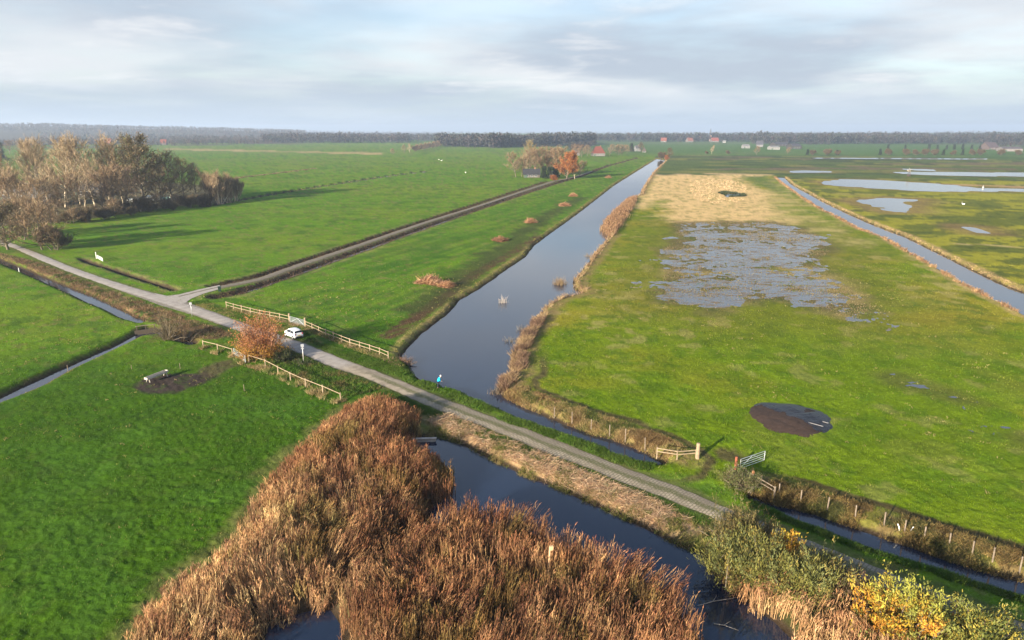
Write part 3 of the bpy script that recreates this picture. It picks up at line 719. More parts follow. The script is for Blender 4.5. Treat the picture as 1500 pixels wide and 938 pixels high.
def reed_bed(name, poly, dens, hh, cols, label, cat='reeds', lean=(0.05, 0.05), plume=True, leaves=2, thick=1.0, edge_low=None, holes=None, colf=None, parent=None, kind='stuff', per=9):
    """stems stand in small clumps that share lean, height and colour"""
    nc = int(area(poly) * dens / per); cq = rand_in_poly(poly, nc)
    if holes is not None: cq = cq[~holes(cq)]
    sdc = -sdpoly(cq[:, 0], cq[:, 1], poly); cq = cq[rng.random(len(cq)) < .45 + .55 * sstep(0, 1.4, sdc)]
    nc = len(cq); ci = np.repeat(np.arange(nc), per); ci = ci[rng.random(len(ci)) < .85]; n = len(ci)
    q = cq[ci] + rng.normal(0, .16 * math.sqrt(9 / per) * (1 + (thick > 2) * 2), (n, 2)); x, y = q.T
    m = in_frustum(q, .15); q = q[m]; x, y = q.T; ci = ci[m]; n = len(q)
    cx, cy = cq.T; broad = fbm(cx, cy, 6.5, 2, 201); cH = hh * (.66 + .36 * broad) * rng.uniform(.78, 1.20, nc); cH = np.where(rng.random(nc) < .10, cH * .62, cH)
    if edge_low is not None: cH = cH * edge_low(cq)
    H = cH[ci] * rng.uniform(.70, 1.12, n)
    z = np.maximum(height(x, y, False), ZW - .15)
    la = fbm(cx, cy, 4.5, 2, 203) * 9.0; lm = .03 + .34 * sstep(.50, .78, fbm(cx, cy, 2.4, 2, 204)) + rng.uniform(0, .08, nc)
    lx = (np.cos(la) * lm + lean[0] + rng.normal(0, .05, nc))[ci]; ly = (np.sin(la) * lm * .7 + lean[1] + rng.normal(0, .05, nc))[ci]
    D = unit(np.c_[lx + rng.normal(0, .055, n), ly + rng.normal(0, .055, n), np.ones(n)])
    bend = np.c_[lx * .6 + rng.normal(.04, .09, n), ly * .6 + rng.normal(.02, .09, n), -rng.uniform(0, .10, n)] * (H / 2.3)[:, None]
    B = np.c_[x, y, z]
    cb = palette(nc, cols, jit=.2); pc = np.array(cols)[np.clip((fbm(cx, cy, 2.0, 3, 207) * len(cols) * 1.3 - .6).astype(int), 0, len(cols) - 1)]; cb = (cb * .5 + pc * .5) * np.array([.96, .90, .84])
    if colf is not None: cb = cb * colf(cq)
    base = cb[ci] * rng.uniform(.72, 1.30, (n, 1))
    V, F, k = ribbons(B, D, H, np.full(n, .030 * thick), np.full(n, .015 * thick), bend, 3)
    parts = [(V, F, np.repeat(base, k, 0))]
    tip = B + D * H[:, None] + bend
    if plume:
        m = rng.random(n) < .6; t = tip[m]; nn = len(t); Dp = unit(D[m] + bend[m] * .7 + rng.normal(0, .13, (nn, 3)))
        V, F, k = ribbons(t - Dp * .03, Dp, rng.uniform(.16, .34, nn), np.full(nn, .055 * thick), np.full(nn, .012), np.c_[rng.normal(.05, .03, nn), rng.normal(.03, .03, nn), -rng.uniform(.02, .08, nn)], 2)
        parts.append((V, F, np.repeat(base[m] * np.array([.78, .66, .70]), k, 0)))
    for j in range(leaves):
        t = rng.uniform(.15, .92, n); p = B + D * (H * t)[:, None] + bend * (t * t)[:, None]
        a = rng.uniform(0, 2 * np.pi, n); Dl = unit(D + np.c_[np.cos(a) * .30, np.sin(a) * .30, np.zeros(n)]); Ll = rng.uniform(.3, .62, n)
        V, F, k = ribbons(p, Dl, Ll, np.full(n, .034 * thick), np.full(n, .006), np.c_[np.cos(a) * .10, np.sin(a) * .10, -rng.uniform(.0, .12, n)], 2)
        parts.append((V, F, np.repeat(base * rng.uniform(.85, 1.35, (n, 1)), k, 0)))
    V, F, C = stack(parts)
    o = np_mesh(name, V, F, PLANT, parent, tint=C); tag(o, label, cat, kind=kind); return o

RC = [(.22, .108, .054), (.165, .078, .042), (.30, .170, .082), (.115, .060, .038), (.40, .26, .13)]
def colA(q):
    x, y = q.T; n1 = fbm(x, y, 5, 3, 210); n2 = fbm(x, y, 1.7, 2, 211)
    f = (.62 + .75 * n1)[:, None] * np.ones((len(q), 3)); w = (sstep(-9, -19, x) * sstep(60, 50, y))[:, None]; f = f * (1 - w) + w * np.array([1.55, 1.85, 1.9])
    lite = sstep(.50, .68, n2)[:, None]; f = f * (1 + .45 * lite * np.array([1, 1.05, 1.05]))
    gr = (sstep(.60, .70, fbm(x, y, 3, 2, 212)) * .6)[:, None]; return f * (1 - gr) + gr * np.array([.62, .95, .5])
def edgeA(q):
    sd = -sdpoly(q[:, 0], q[:, 1], REED_A); sdx = np.minimum(sd, 4) / 4
    left = q[:, 0] < -6
    return np.where(left, 0.30 + 0.70 * sstep(0, 1, sdx) , 0.88 + 0.12 * sdx)
hole_c = np.array(P(782, 865)); hole2 = np.array(P(725, 925))
def holesB(q):
    d = np.hypot((q[:, 0] - hole_c[0]) / 2.3, (q[:, 1] - hole_c[1]) / 1.3); d2 = np.hypot((q[:, 0] - hole2[0]) / 1.4, (q[:, 1] - hole2[1]) / 1.2)
    return ((d < 1) | (d2 < 1)) & (rng.random(len(q)) < .9)
reed_bed('reed_bed', REED_A, 62, 2.7, RC, 'large red-brown reed bed filling the left side of the dark pond', thick=1.25, colf=colA, edge_low=edgeA)
reed_bed('reed_bed', REED_B, 62, 2.6, RC, 'brown reed bed with a wooden post in it, in front of the dark pond', thick=1.25, colf=colA, holes=holesB)
RCT = [(.46, .30, .155), (.37, .22, .11), (.54, .37, .20), (.26, .16, .08)]
reed_bed('reed_fringe', REED_C, 44, 1.75, RCT, 'pale straw-coloured reed fringe below the willow bushes', thick=1.3)
reed_bed('reed_fringe', REED_ISLE, 12, 2.0, [(.28, .19, .11), (.23, .15, .09)], 'pinkish tan reed stand jutting into the far half of the canal', thick=3.5, leaves=1, per=6)

def tufts(name, pts, hh, cols, label, cat, width=.03, blades=3, spread=.12, lean=.35, mt=None, seg=1, zoff=-.03, hvar=.4):
    """short blades at ground points pts (n,2); hh, width may be arrays"""
    n0 = len(pts); q = np.repeat(pts, blades, 0) + rng.normal(0, 1, (n0 * blades, 2)) * spread
    H = np.repeat(np.broadcast_to(hh, (n0,)), blades) * rng.uniform(1 - hvar, 1 + hvar, n0 * blades)
    Wd = np.repeat(np.broadcast_to(width, (n0,)), blades)
    n = len(q); z = height(q[:, 0], q[:, 1]) + zoff
    a = rng.uniform(0, 6.283, n); D = unit(np.c_[np.cos(a) * lean, np.sin(a) * lean, np.ones(n)] + rng.normal(0, .1, (n, 3)))
    V, F, k = ribbons(np.c_[q, z], D, H, Wd, Wd * .25, np.c_[np.cos(a), np.sin(a), -.3 * np.ones(n)] * (H * .25)[:, None], seg)
    fi = (fbm(pts[:, 0], pts[:, 1], 1.9, 2, 260) - .5) * 2.2 + .5 + rng.normal(0, .22, n0); ca = np.array(cols); ci = np.clip((fi * len(ca)).astype(int), 0, len(ca) - 1)
    c = np.repeat(ca[ci] * rng.uniform(.75, 1.3, (n0, 1)), blades, 0) * rng.uniform(.85, 1.2, (n, 1))
    o = np_mesh(name, V, F, mt or GRASSM, tint=np.repeat(c, k, 0)); return tag(o, label, cat, kind='stuff')

# --- grass over the near fields: every blade a face, coarser with distance
def not_water(q, m=0.3):
    ok = np.ones(len(q), bool)
    for p in WATERS: ok &= sdpoly(q[:, 0], q[:, 1], p) > m
    for p in (REED_A, REED_B, REED_C): ok &= sdpoly(q[:, 0], q[:, 1], p) > 0
    ok &= dline(q[:, 0], q[:, 1], ROADC) > 1.65
    ok &= dline(q[:, 0], q[:, 1], TRACK) > 1.5
    return ok
def field_grass():
    parts = []
    for y0, y1, dn, hh, w in ((32, 55, 26, .11, .040), (55, 80, 14, .13, .055), (80, 120, 6, .15, .08), (120, 170, 2.2, .17, .12)):
        hw = (y1 * .985 + 8) * .86; A = 2 * hw * (y1 - y0); q = rng.uniform((-hw, y0), (hw, y1), (int(A * dn), 2))
        q = q[in_frustum(q, .04)]; q = q[not_water(q)]
        # clumpy: keep more where the sward is tussocky
        k = fbm(q[:, 0], q[:, 1], 1.6, 3, 220); q = q[rng.random(len(q)) < sstep(.30, .62, k)]
        for mp in ([(192,564),(215,553),(260,548),(300,546),(318,552),(300,562),(255,577),(215,580)],):
            q = q[sdpoly(q[:, 0], q[:, 1], PL(mp)) > 0]
        dd = np.hypot((q[:, 0] - DIRT_RING[0]) , (q[:, 1] - DIRT_RING[1])); q = q[dd > 4.6]
        n = len(q); H = hh * rng.uniform(.6, 1.5, n); a = rng.normal(.8, 1.3, n)
        z = height(q[:, 0], q[:, 1]) - .02
        base = landcover(q[:, 0], q[:, 1], z + .02)
        D = unit(np.c_[np.cos(a) * .55, np.sin(a) * .55, np.ones(n)])
        V, F, kk = ribbons(np.c_[q, z], D, H, np.full(n, w), np.full(n, w * .3), np.zeros((n, 3)), 1)
        c = base * rng.uniform(.80, 1.35, (n, 1)); yl = rng.random(n) < .06; c[yl] = c[yl] * .4 + np.array([.17, .14, .05])
        parts.append((V, F, np.repeat(c, kk, 0)))
    V, F, C = stack(parts)
    tag(np_mesh('grass', V, F, GRASSM, tint=C), 'short green pasture grass growing over the near fields', 'grass', kind='stuff')
field_grass()

# --- rank growth on the banks
def along(line, n, off0, off1, jit=0.0):
    """points along a world polyline, offset to its left side by off0..off1"""
    p = np.asarray(line); s = np.r_[0, np.cumsum(np.hypot(*np.diff(p, axis=0).T))]; t = rng.uniform(0, s[-1], n)
    # nearer parts denser: warp by distance
    x = np.interp(t, s, p[:, 0]); y = np.interp(t, s, p[:, 1]); e = .5
    dx = np.interp(t + e, s, p[:, 0]) - np.interp(t - e, s, p[:, 0]); dy = np.interp(t + e, s, p[:, 1]) - np.interp(t - e, s, p[:, 1]); l = np.hypot(dx, dy) + 1e-6
    o = rng.uniform(off0, off1, n); q = np.c_[x - dy / l * o, y + dx / l * o] + rng.normal(0, jit + 1e-6, (n, 2))
    keep = rng.random(n) < np.clip(95 / np.hypot(q[:, 0], q[:, 1]), .05, 1); return q[keep]
def lodw(q, w): return np.maximum(w, np.hypot(q[:, 0], q[:, 1]) / 683 * .55)
def bank(line, n, o0, o1, hh, cols, label, cat='dry grass', w=.03, clump=(.42, .6), blades=4, name='bank_grass', lean=.4, seg=2, spread=.15):
    q = along(line, n, o0, o1); k = fbm(q[:, 0], q[:, 1], 1.8, 3, 230); q = q[rng.random(len(q)) < sstep(clump[0], clump[1], k)]
    q = q[in_frustum(q)]; H = hh * (.6 + .9 * fbm(q[:, 0], q[:, 1], 2.5, 2, 231))
    tufts(name, q, H, cols, label, cat, width=lodw(q, w), blades=blades, lean=lean, seg=seg, spread=spread)
STRAW = [(.32, .235, .11), (.26, .18, .085), (.20, .15, .06), (.15, .14, .04)]
BRN = [(.16, .10, .055), (.22, .15, .08), (.10, .065, .04), (.28, .20, .11)]
GRN = [(.055, .12, .012), (.08, .14, .02), (.10, .15, .03), (.05, .09, .012)]
cl = PL(canal_left, ZW); cr = PL(canal_right, ZW); crd = PL(canal_road, ZW); dfl = PL(ditch_field, ZW)
# canal_left runs towards the camera: land lies on its right-hand side (negative offsets)
bank(cl, 5000, -2.0, -.1, .16, [(.07, .12, .015), (.26, .22, .06), (.18, .18, .04), (.11, .14, .02), (.24, .16, .07)], 'low yellow dry grass edging the left bank of the canal')
bank(cr, 6500, -1.5, .1, .75, [(.34, .23, .13), (.27, .175, .095), (.20, .125, .07), (.36, .27, .15)], 'tall pale reed edge along the right bank of the canal', 'reeds', w=.03, clump=(.38, .58), name='reed_edge')
bank(PL([(734,576),(737,555),(750,548),(755,520),(770,492),(785,470)], ZW), 4200, -1.7, .2, .78, [(.34, .24, .13), (.22, .14, .085), (.16, .10, .07)], 'thick brown reed corner where the canal meets the field ditch', 'reeds', clump=(.30, .5), name='reed_edge')
bank(dfl, 9000, -3.6, -.1, .34, [(.085, .10, .028), (.22, .19, .06), (.34, .25, .12), (.30, .20, .09), (.17, .11, .05)], 'tan rank grass bank between the field ditch and the wet meadow', clump=(.30, .52))
bank(crd, 9000, -2.6, -.1, .30, GRN, 'green nettle growth on the verge between road and canal', 'verge plants', clump=(.35, .55), name='verge_plants')
dr_n = W_DITCH[:14]; bank(dr_n, 11000, 0.1, 3.6, .38, [(.07, .075, .025), (.10, .09, .03), (.26, .19, .07), (.20, .13, .05), (.10, .07, .03)], 'olive brown rank grass bank beside the lower right ditch', clump=(.35, .58))
dr_s = W_DITCH[14:]; bank(dr_s, 9000, .1, 1.6, .28, GRN, 'green growth between the road and the lower right ditch', 'verge plants', clump=(.3, .5), name='verge_plants')
rl = W_RIGHT[:13]; rrr = W_RIGHT[13:]
bank(rl, 9000, -2.0, .1, .62, [(.36, .23, .115), (.30, .18, .09), (.22, .13, .07)], 'orange tan reed edge on the near bank of the right hand canal', 'reeds', clump=(.40, .58), name='reed_edge', blades=3)
bank(rrr, 4000, -2.0, -.1, .20, [(.20, .17, .05), (.40, .28, .14), (.30, .21, .10), (.44, .31, .16)], 'pale straw edge on the far bank of the right hand canal', clump=(.3, .5), blades=3)
for dl, lab in ((D_SOUTH, 'dark brown rough growth in the ditch on the canal side of the farm track'), (D_NORTH, 'dark brown rough growth in the ditch on the pasture side of the farm track')):
    q = along(dl, 16000, -1.9 if dl is D_SOUTH else -1.2, 1.9 if dl is D_SOUTH else 1.2); q = q[in_frustum(q)]
    tufts('bank_grass', q, .32, [(.05, .032, .022), (.085, .055, .035), (.12, .08, .05), (.06, .05, .025)], lab, 'dry grass', width=lodw(q, .06), blades=3, seg=1, spread=.2)
for dl, cc_, lab in ((D_MID, [(.045, .04, .022), (.08, .065, .03), (.26, .20, .10)], 'dark rough growth along the long ditch in the far left pasture'), (D_UP, [(.26, .20, .10), (.12, .10, .05)], 'straw growth along the short upper ditch in the far left pasture')):
    tt = resample(dl, 5000); q = tt + rng.normal(0, .6, tt.shape); tufts('bank_grass', q, .40, cc_, lab, 'dry grass', width=lodw(q, .06), blades=2, seg=1, spread=.3)
q = rand_in_poly(HEATH, 6500); k = fbm(q[:, 0], q[:, 1], 1.6, 3, 240); q = q[(rng.random(len(q)) < sstep(.35, .55, k)) & not_water(q, .1)]
tufts('bank_grass', q, .42, BRN + [(.07, .09, .02)], 'rough brown heathy bank between the road and the left ditch', 'dry grass', width=.05, blades=4, seg=2)
lv = PL([(600,600),(640,612),(700,640),(760,665),(820,692),(880,716),(940,742),(1005,772)])
# cut reed lying on the verge above the pond
def litter(name, q, cols, label, L0, W0, ztop):
    n = len(q); a = rng.normal(.6, 1.0, n); el = rng.normal(.05, .22, n)
    D = np.c_[np.cos(a) * np.cos(el), np.sin(a) * np.cos(el), np.sin(el)]; z = height(q[:, 0], q[:, 1], False) + rng.uniform(.02, 1, n) ** 1.5 * ztop
    V, F, k = ribbons(np.c_[q, z], D, rng.uniform(.4, 1, n) * L0, np.full(n, W0), np.full(n, W0 * .5), np.c_[np.zeros((n, 2)), -.1 * np.ones(n)], 2)
    return tag(np_mesh(name, V, F, PLANT, tint=np.repeat(palette(n, cols), k, 0)), label, 'cut reed', kind='stuff')
q = along(lv[1:], 30000, -1.5, 1.5); k = fbm(q[:, 0], q[:, 1], 1.5, 3, 241); q = q[rng.random(len(q)) < sstep(.33, .5, k)]
litter('cut_reed', q, [(.52, .35, .21), (.42, .26, .15), (.30, .18, .10), (.58, .42, .26)], 'pale pinkish cut reed strewn along the verge above the pond', .9, .03, .22)
q = rand_in_poly(LOWVERGE, 9000); k = fbm(q[:, 0], q[:, 1], 1.6, 3, 242); q = q[rng.random(len(q)) < sstep(.4, .6, k)]
tufts('bank_grass', q, .30, [(.15, .14, .04), (.09, .12, .02), (.22, .17, .07)], 'yellow green bank grass above the dark pond', 'dry grass', width=.035, blades=4, seg=2)
q = along(PL([(560,575),(611,597),(693,630),(777,664),(867,698),(962,735),(1040,766)]), 9000, -.9, .8); q = q[dline(q[:, 0], q[:, 1], ROADC) > 1.7]
tufts('verge_plants', q, .2, GRN, 'green grass strip along the lower edge of the brick road', 'verge plants', width=.035, blades=4)
# upper verge from the car down to the canal; under fence lines
q = rand_in_poly(PL([(455,500),(560,530),(600,556),(560,545),(500,525)]), 3500); tufts('verge_plants', q, .32, GRN, 'leafy green verge between the parked car and the canal', 'verge plants', width=.05, blades=4)
q = along(PL([(297,510),(345,524),(366,533),(408,549),(470,578),(500,590)]), 2400, -1.0, .9); q = q[rng.random(len(q)) < sstep(.35, .6, fbm(q[:, 0], q[:, 1], 1.7, 2, 261))]; tufts('bank_grass', q, .45, [(.10, .15, .03), (.30, .24, .10), (.42, .32, .17), (.34, .24, .12), (.16, .13, .05)], 'dry straw grass under the long lower rail fence', 'dry grass', width=.04, blades=4, seg=2)
q = along(PL([(332,452),(408,470),(446,480),(514,508),(569,528),(592,540)]), 1800, -.7, .7); tufts('bank_grass', q, .42, [(.24, .19, .08), (.10, .12, .03), (.30, .21, .12)], 'dry grass under the upper rail fence by the canal', 'dry grass', width=.04, blades=4, seg=2)
# grey pinkish litter in the wet field: standing tussocks in the reed stubble
q = rand_in_poly(PL([(1008,266),(1040,262),(1085,266),(1100,280),(1085,297),(1040,298),(1015,290)]), 800); q = q[np.hypot((q[:, 0] - P(1075, 285)[0]) / 9, (q[:, 1] - P(1075, 285)[1]) / 22) > 1]
tufts('reed_tussocks', q, .42, [(.46, .33, .18), (.52, .38, .22)], 'scattered pale reed tussocks on the straw coloured field', 'reed tussocks', width=.26, blades=4, spread=.3, seg=1)
q = rand_in_poly(PL([(1052,283),(1062,281),(1092,285),(1092,288),(1070,289)]), 500); q = q[~inpoly(q[:, 0], q[:, 1], PONDS[7])]
tufts('reed_tussocks', q, .9, [(.045, .06, .03), (.06, .07, .03)], 'dark sedge ring round the small pool in the straw field', 'sedge', width=.25, blades=5, spread=.3, seg=1)
q = rand_in_poly(FLOOD, 34000); k = fbm(q[:, 0], q[:, 1], 8, 3, 250, 0, 2); q = q[rng.random(len(q)) < .16 + .84 * sstep(.46, .62, k)]
tufts('reed_tussocks', q, .20, [(.17, .13, .07), (.11, .11, .04), (.24, .18, .09), (.13, .10, .06)], 'thin dead sedge standing in the flooded meadow', 'sedge', width=.13, blades=2, spread=.5)

q = rng.uniform((-95, 34), (80, 150), (9000, 2)); q = q[in_frustum(q, .04)]; q = q[not_water(q)]; q = q[(rng.random(len(q)) < sstep(.5, .66, fbm(q[:, 0], q[:, 1], 5, 3, 270)))]
tufts('rush_tufts', q, .20, [(.05, .10, .012), (.11, .14, .02), (.18, .17, .05), (.24, .20, .08)], 'coarse darker and straw tufts scattered through the near pastures', 'grass tufts', width=lodw(q, .04), blades=5, spread=.12)
q = rand_in_poly(PL([(276,444),(343,466),(420,488),(446,500),(470,505),(445,482),(400,474),(332,455),(300,440)]), 3000)
tufts('verge_plants', q, .26, GRN + [(.20, .18, .06)], 'rough grass verge between the road and the upper rail fence', 'verge plants', width=.07, blades=4)
q = rand_in_poly(PL([(345,487),(408,508),(487,542),(560,568),(540,575),(500,583),(432,556),(385,532),(350,512)]), 5000)
tufts('verge_plants', q, .34, GRN + [(.16, .13, .05)], 'rough weedy verge between the road and the lower rail fence', 'verge plants', width=.07, blades=4)

# ------------------------------------------------------------------ trees and bushes
def rot_about(v, ax, a): return Quaternion(ax, a) @ v
def grow_tree(seed, Ht, R0, n1, spread, up, start, nsub, ntw, twl, fork=False, tww=.035):
    """returns trunk MB and twig arrays (bases, dirs, lengths)"""
    rd = random.Random(seed); mb = MB(); TB = []; TD = []; TL = []; ends = []
    def branch(p, d, L, r, level):
        pts = [p.copy()]; rad = [r]; n = 4 if level < 2 else 3
        dirs = []
        for i in range(n):
            d = (d + Vector((rd.gauss(0, .12), rd.gauss(0, .12), rd.gauss(0, .06) + up * (.16 if level > 0 else .02)))).normalized()
            p = p + d * (L / n); pts.append(p.copy()); rad.append(max(r * (1 - (i + 1) / n * .72), .012)); dirs.append(d.copy())
        mb.tube(pts, rad, 6 if level == 0 else 5 if level == 1 else 3, False)
        return pts, dirs, rad
    trunks = [(Vector((0, 0, -.2)), Vector((0, 0, 1)), Ht * .92, R0)]
    if fork:
        trunks = [(Vector((rd.gauss(0, .25), rd.gauss(0, .25), -.2)), Vector((rd.gauss(0, .38), rd.gauss(0, .38), 1)).normalized(), Ht * rd.uniform(.6, .85), R0 * rd.uniform(.5, .8)) for _ in range(6)]
    for (p, d, L, r) in trunks:
        pts, dirs, rad = branch(p, d, L, r, 0)
        nb = n1 if not fork else max(4, n1 // 3)
        for i in range(nb):
            t = start + (1 - start) * (i + rd.random() * .6) / nb; t = min(t, .985)
            k = min(int(t * 4), 3); f = t * 4 - k; q = pts[k].lerp(pts[k + 1], f); az = i * 2.4 + rd.random() * .8
            el = (.35 + .9 * t) * up + rd.gauss(0, .12)
            dd = Vector((math.cos(az), math.sin(az), el)).normalized()
            Lb = spread * (1.12 - .72 * t) * rd.uniform(.75, 1.15) * (1 if not fork else .6)
            pb, db, rb = branch(q, dd, Lb, rad[k] * .45, 1)
            for j in range(nsub):
                u = .25 + .75 * (j + rd.random()) / nsub; u = min(u, .98); k2 = min(int(u * 4), 3); q2 = pb[k2].lerp(pb[k2 + 1], u * 4 - k2)
                d2 = (db[min(k2, 3)] + Vector((rd.gauss(0, .6), rd.gauss(0, .6), rd.gauss(.25 * up, .35)))).normalized()
                L2 = Lb * .42 * rd.uniform(.6, 1.2)
                ps, ds, rs = branch(q2, d2, L2, max(rb[k2] * .4, .015), 2)
                for w_ in range(ntw):
                    u3 = rd.random(); k3 = min(int(u3 * 3), 2); q3 = ps[k3].lerp(ps[k3 + 1], u3 * 3 - k3)
                    d3 = (ds[k3] + Vector((rd.gauss(0, .55), rd.gauss(0, .55), rd.gauss(.2 * up, .4)))).normalized()
                    TB.append(q3[:]); TD.append(d3[:]); TL.append(twl * rd.uniform(.5, 1.2))
    return mb, np.array(TB), np.array(TD), np.array(TL)
def twig_mesh(TB, TD, TL, w, cols, sub=3, leaf=0, leafsize=.2, leafcols=None, seed=1):
    n = len(TB); parts = []
    V, F, k = ribbons(TB, TD, TL, np.full(n, w), np.full(n, w * .35), np.c_[np.zeros((n, 2)), TL * .08], 2)
    parts.append((V, F, np.repeat(palette(n, cols), k, 0)))
    TT = TB; 
    for s in range(sub):
        t = rng.uniform(.2, .95, n); b = TB + TD * (TL * t)[:, None]; d = unit(TD + rng.normal(0, .6, (n, 3)) + np.array([0, 0, .15])); l = TL * rng.uniform(.3, .65, n)
        V, F, k = ribbons(b, d, l, np.full(n, w * .7), np.full(n, w * .25), np.zeros((n, 3)), 1)
        parts.append((V, F, np.repeat(palette(n, cols), k, 0)))
    lv_ = []
    if leaf:
        for s in range(leaf):
            t = rng.uniform(.1, 1.1, n); b = TB + TD * (TL * t)[:, None] + rng.normal(0, leafsize * .9, (n, 3))
            d = unit(rng.normal(0, 1, (n, 3)) + np.array([0, 0, .3])); l = leafsize * rng.uniform(.6, 1.3, n)
            V, F, k = ribbons(b, d, l, l * .3, l * .3, np.zeros((n, 3)), 1)
            # widen the middle a little by swapping to full-width quads
            lv_.append((V, F, np.repeat(palette(n, leafcols, jit=.3), k, 0)))
    return parts, lv_
TREES = {}
def tree_proto(key, name, seed, Ht, R0, n1, spread, up, start, nsub, ntw, twl, w, cols, fork=False, leaf=0, leafsize=.2, leafcols=None, sub=2):
    mb, TB, TD, TL = grow_tree(seed, Ht, R0, n1, spread, up, start, nsub, ntw, twl, fork)
    e = empty(name, (0, 0, 0)); mb.build('trunk', BARK if 'pale' not in key else BARKP, e, True)
    parts, lv_ = twig_mesh(TB, TD, TL, w, cols, sub, leaf, leafsize, leafcols)
    V, F, C = stack(parts + lv_); np_mesh('crown', V, F, LEAFM if leaf >= 2 else TWIG, e, tint=C)
    TREES[key] = (e, Ht, False); return e
BARKP = mat('pale_bark', (0.46, 0.38, 0.27), 0.9, nscale=3, namt=0.3)
used = set()
def tree(key, name, loc, hgt, rz, label, group=None, cat='tree', sx=1.0):
    e, Ht, _ = TREES[key]
    if key in used: o = copy_tree(e)
    else: o = e; used.add(key)
    o.name = name
    o.location = loc; s = hgt / Ht; o.scale = (s * sx, s * sx, s); o.rotation_euler = (0, 0, rz)
    if 'group' in o and not group: del o['group']
    tag(o, label, cat, group); return o
TANW = [(.36, .27, .16), (.28, .205, .12), (.22, .16, .095), (.42, .32, .20)]
BRW = [(.22, .15, .095), (.17, .115, .07), (.27, .18, .11)]
DKW = [(.085, .07, .045), (.065, .06, .035), (.11, .085, .05)]
tree_proto('paleA', 'bare_tree', 11, 20, .30, 30, 9.0, .75, .22, 6, 9, 1.9, .075, TANW)
tree_proto('paleB', 'bare_tree', 12, 20, .26, 32, 7.6, .95, .20, 6, 9, 1.7, .07, TANW)
tree_proto('brownA', 'bare_tree', 13, 16, .30, 28, 8.4, .62, .18, 6, 9, 1.6, .075, BRW)
tree_proto('brownB', 'bare_tree', 14, 12, .22, 26, 7.2, .6, .12, 6, 12, 1.3, .075, BRW + TANW[:1], leaf=1, leafsize=.22, leafcols=[(.20, .12, .05), (.14, .10, .045)])
tree_proto('olive', 'leafy_tree', 15, 18, .3, 30, 8.2, .65, .15, 6, 12, 1.4, .06, TANW, leaf=2, leafsize=.30, leafcols=[(.26, .24, .09), (.28, .24, .09), (.19, .18, .07)])
tree_proto('dark', 'ivy_clad_tree', 16, 16, .35, 32, 7.2, .5, .08, 6, 13, 1.2, .06, DKW + BRW, leaf=3, leafsize=.38, leafcols=[(.10, .10, .045), (.15, .125, .055), (.19, .14, .07)])
tree_proto('rust', 'beech_tree', 17, 12, .3, 30, 6.2, .5, .10, 6, 12, 1.0, .05, BRW, leaf=6, leafsize=.40, leafcols=[(.42, .155, .045), (.34, .12, .04), (.50, .21, .06), (.25, .10, .04)])
tree_proto('conifer', 'spruce_tree', 18, 14, .25, 34, 3.4, .05, .06, 5, 9, .9, .06, DKW, leaf=5, leafsize=.45, leafcols=[(.022, .040, .022), (.03, .05, .028)])
tree_proto('shrub', 'thicket_shrub', 19, 4.5, .10, 15, 3.2, .9, .05, 5, 12, .9, .05, DKW + BRW, fork=True, leaf=3, leafsize=.22, leafcols=[(.13, .10, .05), (.17, .115, .06), (.09, .09, .04)])
tree_proto('scrubpale', 'thicket_shrub', 20, 6, .10, 16, 3.6, 1.6, .05, 5, 12, 1.1, .05, TANW + BRW, fork=True)
def gh(x, y): return float(height(np.array([x]), np.array([y]), False)[0])
def tp(key, name, px, base, top, label, group=None, cat='tree', sx=1.0):
    x, y = P(px, base); s = scale_at(px, base); hgt = (base - top) / s / math.cos(PITCH * .6)
    return tree(key, name, (x, y, gh(x, y) - .05), hgt, random.uniform(0, 6.28), label, group, cat, sx)
ORD = 'first second third fourth fifth sixth seventh eighth ninth tenth eleventh twelfth thirteenth fourteenth fifteenth sixteenth seventeenth eighteenth nineteenth twentieth twenty-first twenty-second twenty-third'.split()
G1 = 'bare trees of the farm grove on the left'
LB1 = 'tall pale tan leafless tree in the farm grove'
for px, b, t, k in ((6,318,232,'paleB'),(30,306,222,'paleB'),(52,300,214,'paleA'),(74,303,211,'paleB'),(96,304,212,'paleA'),(118,300,209,'paleB'),(140,303,212,'paleA'),(160,300,216,'paleB'),(182,300,211,'paleA'),(200,296,212,'paleB'),(-18,322,236,'paleA'),(42,322,250,'paleB'),(84,318,246,'paleB'),(126,312,240,'paleB')):
    gi = sorted([6,30,52,74,96,118,140,160,182,200,-18,42,84,126]).index(px); tp(k, 'bare_tree', px, b, t, LB1 + ', ' + ORD[gi] + ' from the left', G1)
LB2 = 'low brown leafless tree in the farm grove'
for px, b, t, k in ((20,325,262,'brownB'),(62,326,268,'brownB'),(104,320,262,'brownB'),(150,314,256,'brownA'),(170,311,250,'brownB'),(192,306,246,'brownA'),(236,300,238,'brownA')):
    gi = [20, 62, 104, 150, 170, 192, 236].index(px); tp(k, 'bare_tree', px, b, t, LB2 + ', ' + ORD[gi] + ' from the left', G1)
tp('dark', 'ivy_clad_tree', 213, 302, 207, 'tall dark ivy-clad tree standing highest in the farm grove')
LB3 = 'olive leafed tree at the right end of the farm grove'
for px, b, t, w_ in ((252,297,228,'tallest and leftmost'),(270,294,238,'middle'),(288,293,244,'rightmost')): tp('olive', 'leafy_tree', px, b, t, w_ + ' of the three olive leafed trees at the right of the farm grove', G1)
LB4 = 'low round bare tree at the rightmost end of the farm grove'
for gi, (px, b, t) in enumerate(((306,297,246),(322,298,244),(336,296,250),(345,295,254))): tp('scrubpale', 'bare_tree', px, b, t, ORD[gi] + ' of four low bushy bare trees at the right tip of the farm grove', G1, sx=.75)
LBS = 'dark thicket shrub along the field edge of the farm grove'
